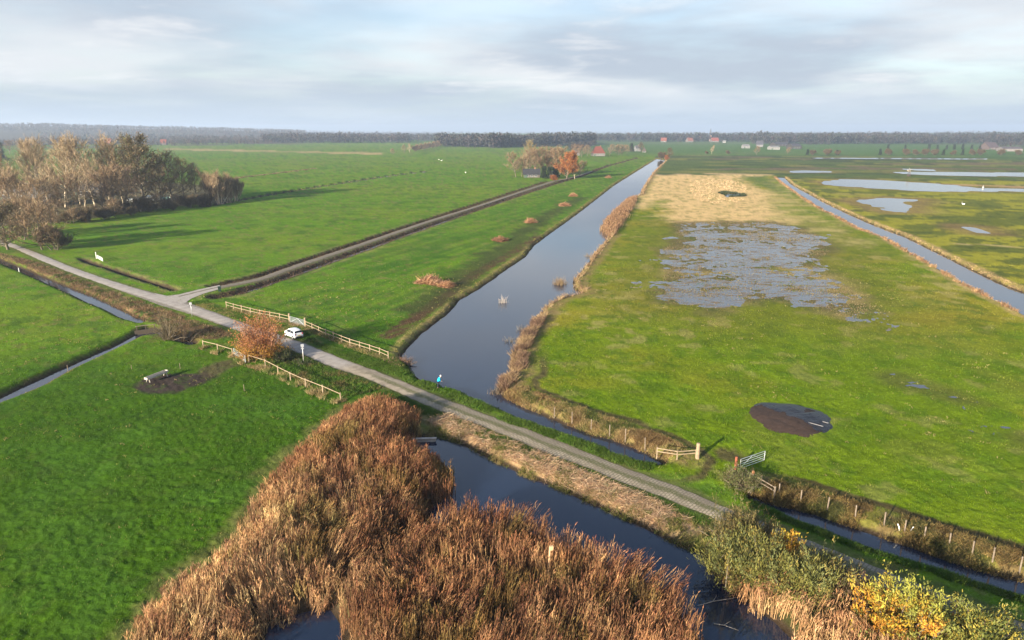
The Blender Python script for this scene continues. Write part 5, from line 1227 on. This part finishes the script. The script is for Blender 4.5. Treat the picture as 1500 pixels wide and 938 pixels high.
def post(name, px, py, h, w, m, label, lean=(0, 0), group=None, cat='post', z=0.0):
    x, y = P(px, py); top = (lean[0], lean[1], h); mb = MB(); mb.tube([(0, 0, -.4), (lean[0] * .5, lean[1] * .5, h * .5), (lean[0] * .97, lean[1] * .97, h - .03), top], [w, w * .96, w * .93, w * .6], 9)
    o = mb.build(name, m); o.location = (x, y, z); return tag(o, label, cat, group)
railfence([(332,451),(348,456),(378,463),(408,469),(424,473)], 1.25, (.92, .5), 2.7, 'upper wooden rail fence from the farm track to the gate behind the rusty tree')
railfence([(448,480),(479,494),(514,507.5),(552,519),(569,526.5)], 1.25, (.92, .5), 2.3, 'upper wooden rail fence running from the gate down to the canal corner')
gate((425,473.5), (447,479.5), 1.2, 'galvanised field gate closed between the upper rail fences by the white car')
for a, l in (((424.5,473.2), 'thick left post of the gate behind the white car'), ((447.5,479.8), 'thick right post of the gate behind the white car')): post('gate_post', a[0], a[1], 1.7, .17, WOOD, l)
railfence([(298,509),(322,515.5),(341,521)], 1.15, (.93,), 3.2, 'short lower rail fence left of the steel gate below the junction')
gate((343,521.5), (360.5,533), 1.2, 'galvanised field gate standing ajar left of the rusty tree')
railfence([(365,531),(384,535.5),(408,547.5),(432,561),(470,576),(499,588)], 1.15, (.93,), 3.6, 'long lower rail fence from the rusty tree down to the reed bed')
# right-hand ditch crossing
x, y = P(1021.5, 672); post('gate_post', 1021.5, 672.5, 1.75, .20, WOOD, 'thick pale wooden gate post at the end of the short cross fence')
railfence([(962,669.5),(990,674),(1019,671.5)], 1.0, (.95, .62), 2.0, 'short weathered cross fence closing off the field ditch', rw=.09, pw=.11)
gate((1083,689), (1120,676), 1.15, 'thin steel gate standing open on the wet meadow', bars=5, r=.028)
post('gate_post', 1077.5, 687, 1.3, .14, REDW, 'dark red brown gate post beside the open steel gate')
railfence([(1080,694),(1102,707),(1134,727)], 1.0, (.92, .55), 2.6, 'sloping wooden rail fence from the red post to the lower right ditch', rw=.10, pw=.12, m=OLDW)
post('fence_post', 1102, 706, 1.15, .13, mat('orange_post', (.42, .20, .09), .8), 'orange brown post halfway down the sloping rail fence')
post('fence_post', 1114.5, 711, .95, .09, OLDW, 'thin grey post just right of the orange brown post')
def wirefence(pts, H, label, r=.055):
    W3 = [V3(*p) for p in pts]; o = W3[0]; e = empty('wire_fence', tuple(o), 0, label, 'fence'); tops = []
    for p in W3:
        q = p - o; h = H * random.uniform(.9, 1.08); a = random.uniform(-.05, .05); MB().tube([(q.x, q.y, -.4), (q.x + a, q.y, h)], [r, r * .95], 8).build('post', OLDW, e); tops.append((q.x + a, q.y, h))
    for f in (.92,):
        w = MB()
        for i in range(len(tops) - 1):
            a, b = tops[i], tops[i + 1]; w.tube([(a[0], a[1], a[2] * f), ((a[0] + b[0]) / 2, (a[1] + b[1]) / 2, (a[2] + b[2]) / 2 * f - .06), (b[0], b[1], b[2] * f)], .003, 4)
        w.build('wire', mat('rusty_wire', (.10, .08, .07), .8), e)
wirefence([(812,608),(838,617),(866,626),(893,635),(916,642.5),(945,655)], 1.05, 'wire fence with wooden posts along the field ditch, left of the cross fence')
wirefence([(1141,724),(1173,733),(1212,745),(1253,757),(1295,769.5),(1325,779),(1354,788.5),(1390,800),(1424,812.5),(1454,822),(1494,835),(1530,846)], 1.15, 'wire fence with wooden posts along the lower right ditch', .06)
post('marker_stake', 1319, 777, .55, .05, mat('white_paint', (.75, .75, .72), .5), 'short leaning white stake, the left one of two by the lower right ditch', (-.25, .1))
post('marker_stake', 1332, 780, .5, .05, mat('white_paint'), 'short leaning white stake, the right one of two by the lower right ditch', (.3, .05))
# post with a board in the reeds
x, y = P(803, 846); e = empty('board_post', (x, y, -.5), 0, 'pale wooden post with a small board standing in the front reed bed', 'post')
MB().tube([(0, 0, 0), (.10, 0, 3.1)], [.075, .07], 8).build('post', mat('fresh_wood', (.55, .36, .20), .8), e); MB().box((.20, 0, 3.0), (.28, .18, .34), .2, .02).build('board', mat('fresh_wood'), e)
# stakes in water and pasture
for i, (px, py, h, lab) in enumerate(((100,545,1.0,'thin grey stake at the edge of the left diagonal ditch'),(264,540,.8,'thin dark stake in the pasture above the trough'),(358,574,1.0,'thin dark stake in the pasture right of the trough'),(193,541,.6,'short thin stake in the pasture between the ditch and the trough'),
        (28,398,.9,'short pale stake on the bank of the roadside ditch'))):
    post('stake', px, py, h, .04 if i < 4 else .08, OLDW if i < 4 else mat('white_paint'), lab)
# signposts
x, y = P(445, 532); e = empty('signpost', (x, y, 0), .25, 'tall pale signpost with a small sign plate beside the road below the white car', 'signpost')
MB().tube([(0, 0, -.2), (0, 0, 2.75)], .055, 10).build('pole', mat('pale_pole', (.55, .53, .50), .5, .3), e, True); s_ = MB().box((0, -.05, 2.62), (.44, .03, .44), 0, .02).build('sign_plate', mat('sign_back', (.34, .35, .38), .5, .2), e)
MB().box((0, -.05, 2.18), (.4, .03, .16), 0, .02).build('sign_plate', mat('sign_back'), e)
x, y = P(281.5, 464); e = empty('signpost', (x, y, 0), .2, 'thin grey signpost at the road junction', 'signpost')
MB().tube([(0, 0, -.2), (0, 0, 2.6)], .04, 8).build('pole', GALV, e, True); MB().box((0, -.05, 2.4), (.42, .03, .42), 0, .02).build('sign_plate', mat('sign_back'), e)
# dark bin beside the track
x, y = P(322, 427.5); e = empty('wheelie_bin', (x, y, .02), .4, 'dark green wheelie bin beside the farm track at the junction', 'bin'); DG = mat('bin_green', (.02, .04, .03), .5)
b = MB(); b.add([(-.25, -.28, .05), (.25, -.28, .05), (.25, .28, .05), (-.25, .28, .05), (-.31, -.36, .98), (.31, -.36, .98), (.31, .36, .98), (-.31, .36, .98)], [(3, 2, 1, 0), (4, 5, 6, 7), (0, 1, 5, 4), (1, 2, 6, 5), (2, 3, 7, 6), (3, 0, 4, 7)]); b.build('body', DG, e)
MB().box((0, 0, 1.03), (.68, .78, .08), 0, .03).build('lid', DG, e)
for sx in (-.3, .3): MB().tube([(sx - .03, .3, .1), (sx + .03, .3, .1)], .1, 14).build('wheel', mat('rubber', (.02, .02, .02), .8), e)
# white leaning hurdle in the far roadside corner
x, y = P(141, 378); B = P(152, 383.5); gate((143,379.5), (151,384), 1.0, 'white painted gate in the corner of the pasture near the road', 4, mat('white_paint'), .045, .2)
post('gate_post', 141.5, 379, 1.7, .10, mat('white_paint'), 'white post at the left end of the white painted gate')
# long feed trough on the bare patch
A = V3(215, 562); B = V3(245, 550.5); d = B - A; l = d.length; e = empty('feed_trough', tuple((A + B) / 2), math.atan2(d.y, d.x), 'long narrow pale trough on the bare dark earth of the left pasture', 'trough')
PC = mat('trough_wood', (.46, .42, .36), .8, nscale=2, namt=.2)
MB().box((0, 0, .55), (l, .50, .05), 0, .01).build('bottom', PC, e)
for sy in (-1, 1): MB().box((0, sy * .28, .68), (l, .05, .28), 0, .01).build('side_board', PC, e)
for sx in (-1, 1): MB().box((sx * (l / 2 + .025), 0, .68), (.05, .6, .28), 0, .01).build('end_board', PC, e)
for sx in (-.42, .42):
    for sy in (-1, 1): MB().tube([(sx * l, sy * .34, 0), (sx * l, sy * .2, .54)], .05, 6).build('leg', PC, e)
# weir at the ditch crossing
x, y = P(214, 484); e = empty('weir', (x, y, -.6), .5, 'small dark wooden weir where the two left ditches meet', 'weir'); DW = mat('wet_wood', (.07, .055, .04), .8)
MB().box((0, 0, .35), (3.4, .12, .8), 0, .02).build('plank_wall', DW, e); 
for sx in (-1.3, 0, 1.3): MB().box((sx, .12, .6), (.16, .16, 1.6), 0, .02).build('post', DW, e)
MB().box((0, .12, 1.42), (3.0, .1, .09), 0, .01).build('handrail', OLDW, e)
# concrete culvert head at the reed bed
A = V3(604, 641); B = V3(638, 640); d = B - A; e = empty('culvert_head', (*((A + B) / 2)[:2], -.6), math.atan2(d.y, d.x), 'pale concrete culvert head at the top corner of the dark pond', 'culvert')
MB().box((0, .15, .10), (d.length, .28, .45), 0, .03).build('head_wall', mat('old_concrete', (.36, .31, .27), .9, nscale=2, namt=.25), e); MB().box((0, .12, .38), (d.length + .2, .38, .10), 0, .03).build('coping', mat('old_concrete'), e)

# ------------------------------------------------------------------ heaps of cut reed along the canal
def heap(px, py, wpx, hm_, label, cols, seed):
    r_ = np.random.default_rng(seed); s = scale_at(px, py); w = wpx / s / 2; x, y = P(px, py); n = 2600
    a = r_.uniform(0, 6.283, n); rr = np.sqrt(r_.random(n)); lump = .75 + .35 * np.sin(a * 3 + seed); q = np.c_[np.cos(a) * rr * w * lump, np.sin(a) * rr * w * .8 * lump]
    z = hm_ * (1 - rr ** 1.6) * r_.uniform(.0, 1, n) ** .5 * (.7 + .5 * vn(q[:, 0] * .9 + 40, q[:, 1] * .9 + 40, seed))
    b = r_.normal(.9, 1.1, n); el = r_.normal(.1, .4, n); D = np.c_[np.cos(b) * np.cos(el), np.sin(b) * np.cos(el), np.sin(el)]
    V, F, k = ribbons(np.c_[q, z], D, r_.uniform(.5, 1.7, n), np.full(n, .09), np.full(n, .04), np.c_[np.zeros((n, 2)), -.35 * r_.random(n)], 2)
    V[:, 2] = np.maximum(V[:, 2], .01)
    o = np_mesh('reed_heap', V, F, PLANT, tint=np.repeat(palette(n, cols, jit=.25), k, 0)); o.location = (x, y, gh(x, y)); tag(o, label, 'reed heap')
HC = [(.36, .19, .10), (.50, .31, .18), (.22, .11, .06)]
heap(629, 415, 42, 1.5, 'largest heap of cut orange reed, on the grass nearest the road', HC, 61)
heap(652, 420, 20, .5, 'flat spill of cut reed beside the largest heap', HC, 62)
heap(731, 353.5, 22, 1.0, 'second heap of cut reed from the road, dark brown', [(.20, .10, .06), (.26, .14, .08)], 63)
heap(776, 326.5, 18, 1.6, 'third heap of cut reed from the road, pale orange', HC, 64)
heap(825, 302, 17, 1.4, 'fourth heap of cut reed from the road', HC, 65)
heap(839, 288, 12, 1.6, 'fifth heap of cut reed from the road, near the canal middle', HC, 66)
heap(891, 261, 9, 1.8, 'farthest small heap of cut reed on the strip beside the canal', HC, 67)
# snags and tufts standing in the canal
def snag(px, py, h, w, n, label, cols, seed, cat='branches', name='water_snag'):
    r_ = np.random.default_rng(seed); x, y = P(px, py, ZW); q = r_.normal(0, 1, (n, 2)) * np.array([w, w * .7]) * .35; a = r_.uniform(0, 6.283, n); D = unit(np.c_[np.cos(a) * .45, np.sin(a) * .45, np.ones(n)])
    H = h * r_.uniform(.35, 1.1, n) * np.exp(-np.hypot(q[:, 0], q[:, 1]) / w); V, F, k = ribbons(np.c_[q, np.full(n, -.1)], D, H, np.full(n, .06), np.full(n, .02), r_.normal(0, .15, (n, 3)), 2)
    o = np_mesh(name, V, F, PLANT, tint=np.repeat(palette(n, cols), k, 0)); o.location = (x, y, ZW); tag(o, label, cat)
snag(737, 444, 2.2, 1.3, 70, 'pale dead branches sticking out of the middle of the canal', [(.42, .37, .33), (.33, .28, .24)], 71)
snag(820, 417, 2.4, 2.2, 260, 'tan reed tuft standing in the canal near the right bank', [(.26, .19, .11), (.2, .14, .08)], 72, 'reed tuft', 'reed_tuft')
snag(862, 376, 1.6, 1.6, 60, 'small reed tuft close to the right bank below the reed stand', [(.22, .17, .10)], 73, 'reed tuft', 'reed_tuft')
snag(765, 484, 1.5, 1.7, 70, 'thin twigs in the canal beside the reeds, upper pair', [(.13, .11, .09), (.2, .17, .13)], 74)
snag(747, 501, 1.2, 1.9, 60, 'thin twigs in the canal left of the reeds, lower pair', [(.13, .11, .09), (.2, .17, .13)], 75)
snag(726, 577, 1.3, 1.4, 90, 'brown twigs at the corner of the canal and the field ditch', [(.16, .12, .08), (.2, .15, .10)], 76)
for i, (px, py, rz, l, lab) in enumerate(((1022,888,.25,3.2,'pale fallen branch floating in the pond right of the front reeds'),(1046,914,-.5,1.6,'short curved branch floating low in the pond'),(1120,897,-.3,3.0,'thin fallen branch under the willow in the pond'))):
    x, y = P(px, py, ZW); mb = MB(); mb.tube([(0, 0, 0), (l * .4, .12, .05), (l * .8, .02, .10), (l, .1, .03)], [.035, .03, .018, .008], 6); mb.tube([(l * .4, .12, .05), (l * .55, .5, .12), (l * .6, .8, .02)], [.02, .012, .006], 5)
    o = mb.build('fallen_branch', mat('pale_branch', (.34, .29, .24), .85)); o.location = (x, y, ZW + .01); o.rotation_euler = (0, 0, rz); tag(o, lab, 'branch')

# ------------------------------------------------------------------ round heap of earth under black plastic
def ring():
    x0, y0 = DIRT_RING; n = 90; rr = np.linspace(0, 1, 44); th = np.linspace(0, 2 * np.pi, n, endpoint=False); Rx, Th = np.meshgrid(rr, th, indexing='ij')
    ed = 1 + .05 * np.sin(3 * Th + 1) + .03 * np.sin(7 * Th); X = (Rx * np.cos(Th) * 4.45 * ed).ravel(); Y = (Rx * np.sin(Th) * 4.9 * ed).ravel()
    Z = .50 * (1 - Rx.ravel() ** 2.4) - .05 + .12 * (fbm(X + 50, Y + 50, .8, 3, 60) - .5)
    idx = np.arange(44 * n).reshape(44, n); nx_ = np.roll(idx, -1, 1); F = np.stack([idx[:-1], nx_[:-1], nx_[1:], idx[1:]], -1).reshape(-1, 4)[:, ::-1]
    V = np.c_[X, Y, Z]; e = empty('earth_heap', (x0, y0, 0), 0, 'low round heap of brown earth half covered with shiny black plastic', 'heap')
    if np.cross(V[F[500, 1]] - V[F[500, 0]], V[F[500, 2]] - V[F[500, 0]])[2] < 0: F = F[:, ::-1]
    np_mesh('earth', V, F, mat('heap_earth', (.040, .024, .018), .95, nscale=2.5, namt=.35, bump=.04, bscale=6), e, smoothf=True)
    cx, cy = V[F].mean(1)[:, 0], V[F].mean(1)[:, 1]; w = .55 * (fbm(cx + 9, cy + 9, 1.1, 3, 62) - .5) * 3
    m = (cx * .82 + cy * .55 + w) > -.35; F2 = F[m]; V2 = V.copy(); V2[:, 2] += .035 + .22 * (fbm(X + 5, Y + 5, .9, 3, 61, .6, 1.7) - .45) * sstep(1.0, .85, Rx.ravel())
    np_mesh('plastic_sheet', V2, F2, mat('black_plastic', (.012, .012, .015), .38, spec=.35, bump=.16, bscale=2.6), e, smoothf=True)
    for k, (a, b) in enumerate((((1.2, -1.9), (2.4, -3.0)), ((2.7, -1.2), (3.5, -1.9)))):
        MB().box(((a[0] + b[0]) / 2, (a[1] + b[1]) / 2, .36 - .10 * k), (math.hypot(b[0] - a[0], b[1] - a[1]), .08, .05), math.atan2(b[1] - a[1], b[0] - a[0])).build('batten', mat('grey_batten', (.20, .19, .19), .7), e)
ring()

# ------------------------------------------------------------------ wind pump, birds
x, y = P(1331, 258.5); e = empty('wind_pump', (x, y, -.1), .3, 'small meadow wind pump with pale blades between the two marsh pools', 'windmill')
b = MB()
for sx, sy in ((-1, -1), (1, -1), (1, 1), (-1, 1)): b.tube([(sx * .9, sy * .9, 0), (sx * .3, sy * .3, 4.0)], .13, 6)
for z, w in ((.9, .77), (2.3, .56)): b.tube([(-w, -w, z), (w, -w, z), (w, w, z), (-w, w, z), (-w, -w, z)], .08, 5)
b.build('tower', mat('tarred_wood', (.06, .045, .035), .9), e); MB().box((0, 0, .6), (1.5, 1.5, 1.1), 0, .05).build('pump_house', mat('tarred_wood'), e)
hd = MB().box((0, .1, 4.2), (.35, .9, .4), 0, .05).build('head', mat('tarred_wood'), e)
for a in range(4):
    c, s = math.cos(a * math.pi / 2 + .5), math.sin(a * math.pi / 2 + .5); MB().box((c * 1.1, -.45, 4.2 + s * 1.1), (1.9, .05, .38), rot=Matrix.Rotation(-(a * math.pi / 2 + .5), 3, 'Y')).build('blade', mat('blade_wood', (.34, .30, .24), .8), e)
MB().box((0, 1.4, 4.3), (.05, 1.1, .8), 0, .01).build('tail_vane', mat('blade_wood'), e)
def swan(px, py, s, label, rz, z=-.08, group=None):
    x, y = P(px, py); e = empty('swan', (x, y, z), rz, label, 'bird', group); e.scale = (s, s, s); Wh = mat('white_feather', (.80, .79, .76), .7)
    b = MB(); b.tube([(-.62, 0, .34), (-.45, 0, .26), (-.2, 0, .22), (.15, 0, .22), (.40, 0, .26), (.52, 0, .36), (.58, 0, .55), (.52, 0, .74), (.55, 0, .88), (.66, 0, .90), (.76, 0, .86)], [.02, .14, .22, .23, .15, .075, .05, .045, .055, .06, .025], 12); b.build('body', Wh, e, True)
    for sy in (-1, 1): MB().tube([(-.55, sy * .10, .40), (-.2, sy * .19, .36), (.2, sy * .17, .32)], [.03, .12, .05], 8).build('wing', Wh, e, True)
    MB().tube([(.75, 0, .86), (.88, 0, .82)], [.028, .012], 6).build('beak', mat('orange_beak', (.5, .16, .03), .5), e)
swan(1440, 275.5, 1.6, 'white swan on the long marsh pool at the right', 1.0)
swan(647, 236, 1.6, 'white swan resting far off on the green pasture, upper one', .4, 0); swan(682, 253.5, 1.5, 'white swan on the pasture left of the farmstead, lower one', 2.0, 0)
swan(1411, 300, 1.2, 'white swan on the yellow marsh grass right of the middle pool', 2.0, 0); swan(643, 234.5, 1.3, 'white swan a little left of the upper pasture swan', 2.4, 0)

# ------------------------------------------------------------------ the white hatchback
def car():
    x, y = P(430.5, 494); a = V3(500, 534) - V3(395, 492); hd = math.atan2(-a.y, -a.x) - .04
    e = empty('parked_car', (x, y, .03), hd, 'small white hatchback parked at the roadside beside the rusty tree', 'car')
    ST = [(-1.82, .42, .52, .50), (-1.80, .38, .66, .70), (-1.76, .30, .90, .76), (-1.70, .24, 1.00, .79), (-1.42, .22, 1.36, .81), (-1.15, .20, 1.46, .83), (-.5, .19, 1.50, .835), (.0, .19, 1.50, .835), (.45, .19, 1.44, .83), (.80, .19, 1.24, .825), (1.10, .20, 1.02, .815), (1.45, .21, .93, .79), (1.68, .24, .82, .74), (1.80, .30, .66, .66), (1.84, .40, .52, .52)]
    rings = []
    for (sx, zb, zt, hw) in ST:
        belt = min(.90, zt - .02) if zt > .95 else zt - .05; gw = hw * (.74 + .26 * max(0, 1 - (zt - .95) / .3)) if zt > .95 else hw * .93
        half = [(hw * .80, zb), (hw * .96, zb + .08), (hw, zb + (belt - zb) * .42), (hw * .985, belt - .04), (hw * .955, belt), (gw * .99 if zt > .95 else hw * .94, max(belt + .005, zt - .09)), (gw * .90, zt - .02), (gw * .55, zt), (0, zt + .012)]
        rings.append([(sx, py, pz) for py, pz in half] + [(sx, -py, pz) for py, pz in half[-2::-1]])
    n = len(rings[0]); V = [p for r in rings for p in r]; F = []
    for i in range(len(rings) - 1):
        for k in range(n - 1): a0 = i * n + k; F.append((a0, a0 + n, a0 + n + 1, a0 + 1))
        F.append((i * n + n - 1, i * n + 2 * n - 1, i * n + n, i * n))
    F.append(tuple(range(n))); F.append(tuple(range((len(rings) - 1) * n, len(rings) * n))[::-1])
    Wp = mat('white_car_paint', (.74, .74, .73), .28, spec=.5, coat=.6); Gl = mat('car_glass', (.012, .014, .018), .06, spec=.8); Rb = mat('rubber', (.02, .02, .02), .8); Bk = mat('black_trim', (.025, .025, .027), .6)
    b = MB(); b.add(V, F); body = b.build('body', Wp, e, True)
    bm = bmesh.new(); bm.from_mesh(body.data); bmesh.ops.recalc_face_normals(bm, faces=list(bm.faces)); bm.to_mesh(body.data); bm.free()
    def quad(i0, i1, k0, k1, fi=(.12, .12), fk=(.12, .15)):
        def at(u, w):
            A, B = Vector(V[i0 * n + k0]), Vector(V[i0 * n + k1]); C, D = Vector(V[i1 * n + k0]), Vector(V[i1 * n + k1]); return A.lerp(B, w).lerp(C.lerp(D, w), u)
        q = [at(fi[0], fk[0]), at(1 - fi[1], fk[0]), at(1 - fi[1], 1 - fk[1]), at(fi[0], 1 - fk[1])]
        c = sum(q, Vector()) / 4; nrm = (q[1] - q[0]).cross(q[3] - q[0]).normalized()
        if nrm.dot(c - Vector((c.x * .6, 0, .7))) < 0: nrm = -nrm
        vs = [v + nrm * .012 for v in q] + [v - nrm * .03 for v in q]
        return vs, [(0, 1, 2, 3), (7, 6, 5, 4), (0, 4, 5, 1), (1, 5, 6, 2), (2, 6, 7, 3), (3, 7, 4, 0)]
    for sgn in (0, 1):
        k0, k1 = (4, 5) if sgn == 0 else (n - 5, n - 6)
        for i0, i1, fi in ((4, 6, (.18, .04)), (6, 9, (.03, .08))):
            m_ = MB(); 
            for ii in range(i0, i1): m_.add(*quad(ii, ii + 1, k0, k1, (fi[0] if ii == i0 else 0, fi[1] if ii == i1 - 1 else 0), (.06, .10)))
            m_.build('side_window', Gl, e)
    for nm, i0, i1 in (('rear_window', 3, 4), ('windscreen', 8, 10)):
        m_ = MB()
        for ii in range(i0, i1):
            for kk in range(6, n - 7): m_.add(*quad(ii, ii + 1, kk, kk + 1, (.10 if ii == i0 else 0, .12 if ii == i1 - 1 else 0), (0, 0)))
        m_.build(nm, Gl, e)
    for sx in (-1.15, 1.18):
        for sy in (-1, 1):
            w = MB().tube([(sx, sy * .70, .30), (sx, sy * .73, .30), (sx, sy * .85, .30), (sx, sy * .87, .30)], [.27, .30, .30, .26], 24); wo = w.build('wheel', Rb, e)
            MB().tube([(sx, sy * .86, .30), (sx, sy * .885, .30)], [.20, .17], 16).build('rim', mat('alloy', (.5, .5, .52), .3, .8), wo)
    for sy in (-1, 1):
        MB().box((-1.745, sy * .63, .86), (.09, .16, .30), 0, .03).build('tail_light', mat('red_lens', (.45, .02, .02), .2, spec=.6), e)
        MB().box((1.66, sy * .58, .68), (.22, .22, .13), -sy * .5, .04).build('headlight', mat('clear_lens', (.7, .72, .75), .1, spec=.8), e)
        MB().box((.72, sy * .92, .96), (.14, .16, .12), 0, .04).build('wing_mirror', Wp, e)
        for hx in (-.05,): MB().box((hx, sy * .838, .80), (.16, .03, .03), 0, .008).build('door_handle', Wp, e)
    MB().box((-1.825, 0, .62), (.02, .50, .11), 0, .005).build('number_plate', mat('yellow_plate', (.75, .52, .05), .5), e)
    MB().box((-1.80, 0, .36), (.10, 1.1, .14), 0, .03).build('rear_bumper_trim', Bk, e); MB().box((1.82, 0, .42), (.06, .8, .14), 0, .02).build('grille', Bk, e)
    MB().tube([(-1.2, .0, 1.46), (-1.36, 0, 1.68)], .01, 5).build('aerial', Bk, e)
car()

# ------------------------------------------------------------------ the person at the water's edge
def skin_obj(name, verts, edges, radii, m, parent, sub=2, root=0):
    me = bpy.data.meshes.new(name); me.from_pydata(verts, edges, []); me.materials.append(m); o = bpy.data.objects.new(name, me); COL.objects.link(o); o.parent = parent
    md = o.modifiers.new('skin', 'SKIN'); md.use_smooth_shade = True
    if not me.skin_vertices: me.skin_vertices.new()
    sv = me.skin_vertices[0].data
    for i, r in enumerate(radii): sv[i].radius = (r, r) if not hasattr(r, '__len__') else r; sv[i].use_root = (i == root)
    s = o.modifiers.new('sub', 'SUBSURF'); s.levels = s.render_levels = sub; return o
def person():
    x, y = P(642.5, 568.5); z = gh(x, y)
    e = empty('person', (x, y, max(z, -.25)), .15, 'person in a bright blue padded jacket and dark trousers bending towards the canal water', 'person')
    SK = mat('skin', (.50, .30, .22), .6); JK = mat('blue_jacket', (.0, .40, .72), .55, nscale=14, namt=.15, bump=.01, bscale=22); TR = mat('dark_trousers', (.022, .026, .045), .8); HR = mat('grey_hair', (.58, .56, .54), .8); BT = mat('dark_boots', (.05, .035, .025), .7)
    # facing +X, slight forward lean
    V = [(-.02, 0, .92), (.02, 0, 1.08), (.10, 0, 1.25), (.18, 0, 1.40), (.25, 0, 1.47), (.31, 0, 1.53), (.345, 0, 1.60), (.35, 0, 1.67),
         (-.02, .09, .86), (.03, .10, .48), (-.03, .10, .09), (.12, .11, .04), (-.02, -.09, .86), (-.05, -.10, .48), (-.12, -.10, .09), (.03, -.11, .04),
         (.17, .17, 1.38), (.16, .23, 1.12), (.36, .19, 1.00), (.44, .17, .98), (.17, -.17, 1.38), (.15, -.23, 1.12), (.34, -.19, .98), (.42, -.17, .96),
         (.415, 0, 1.60)]
    E_ = [(0, 1), (1, 2), (2, 3), (3, 4), (4, 5), (5, 6), (6, 7), (0, 8), (8, 9), (9, 10), (10, 11), (0, 12), (12, 13), (13, 14), (14, 15), (3, 16), (16, 17), (17, 18), (18, 19), (3, 20), (20, 21), (21, 22), (22, 23), (6, 24)]
    Rr = [.13, .12, .135, .12, .06, .065, .095, .075, .085, .055, .042, .035, .085, .055, .042, .035, .055, .042, .033, .03, .055, .042, .033, .03, .03]
    n0 = len(V)
    for (wx, wy, wz, sd) in ((.44, .17, .98, 1), (.42, -.17, .96, -1)):
        w = 19 if sd == 1 else 23
        for j, (oy, L_) in enumerate(((-.028, .070), (-.010, .080), (.010, .075), (.027, .060))):
            i = len(V); V += [(wx + .035, wy + oy, wz - .01), (wx + .035 + L_ * .5, wy + oy * 1.2, wz - .025), (wx + .03 + L_ * .8, wy + oy * 1.2, wz - .065)]; E_ += [(w, i), (i, i + 1), (i + 1, i + 2)]; Rr += [.010, .009, .008]
        i = len(V); V += [(wx + .01, wy - sd * .035, wz + .005), (wx + .05, wy - sd * .055, wz - .01)]; E_ += [(w, i), (i, i + 1)]; Rr += [.011, .009]
    skin_obj('body', V, E_, Rr, SK, e)
    JV = [(-.03, 0, .86), (.02, 0, 1.06), (.10, 0, 1.25), (.175, 0, 1.40), (.235, 0, 1.465), (.17, .18, 1.38), (.155, .245, 1.12), (.33, .20, 1.01), (.17, -.18, 1.38), (.145, -.245, 1.12), (.31, -.20, .99)]
    skin_obj('jacket', JV, [(0, 1), (1, 2), (2, 3), (3, 4), (3, 5), (5, 6), (6, 7), (3, 8), (8, 9), (9, 10)], [(.19, .19), .185, .19, .165, .09, .085, .07, .055, .085, .07, .055], JK, e)
    skin_obj('trousers', [(-.02, 0, .90), (-.02, .09, .84), (.03, .10, .48), (-.03, .10, .13), (-.02, -.09, .84), (-.05, -.10, .48), (-.12, -.10, .13)], [(0, 1), (1, 2), (2, 3), (0, 4), (4, 5), (5, 6)], [.15, .105, .08, .068, .105, .08, .068], TR, e)
    for s_, ox in ((1, 0), (-1, -.09)): MB().box((.04 + ox, s_ * .105, .05), (.29, .11, .11), 0, .04).build('boot', BT, e)
    hm2 = bmesh.new(); bmesh.ops.create_icosphere(hm2, subdivisions=3, radius=.115)
    for v in hm2.verts: v.co = Vector((v.co.x * 1.0 + .315 - (.01 if v.co.z > 0 else .0), v.co.y * .95, v.co.z * 1.0 + 1.655)); 
    bmesh.ops.delete(hm2, geom=[v for v in hm2.verts if v.co.x > .385 and v.co.z < 1.69], context='VERTS')
    me = bpy.data.meshes.new('hair'); hm2.to_mesh(me); hm2.free(); me.materials.append(HR); h_ = bpy.data.objects.new('hair', me); COL.objects.link(h_); h_.parent = e
    for s_ in (1, -1): MB().tube([(.428, s_ * .032, 1.635), (.436, s_ * .032, 1.635)], [.012, .008], 8).build('eye', mat('eye', (.04, .03, .03), .3), e)
person()
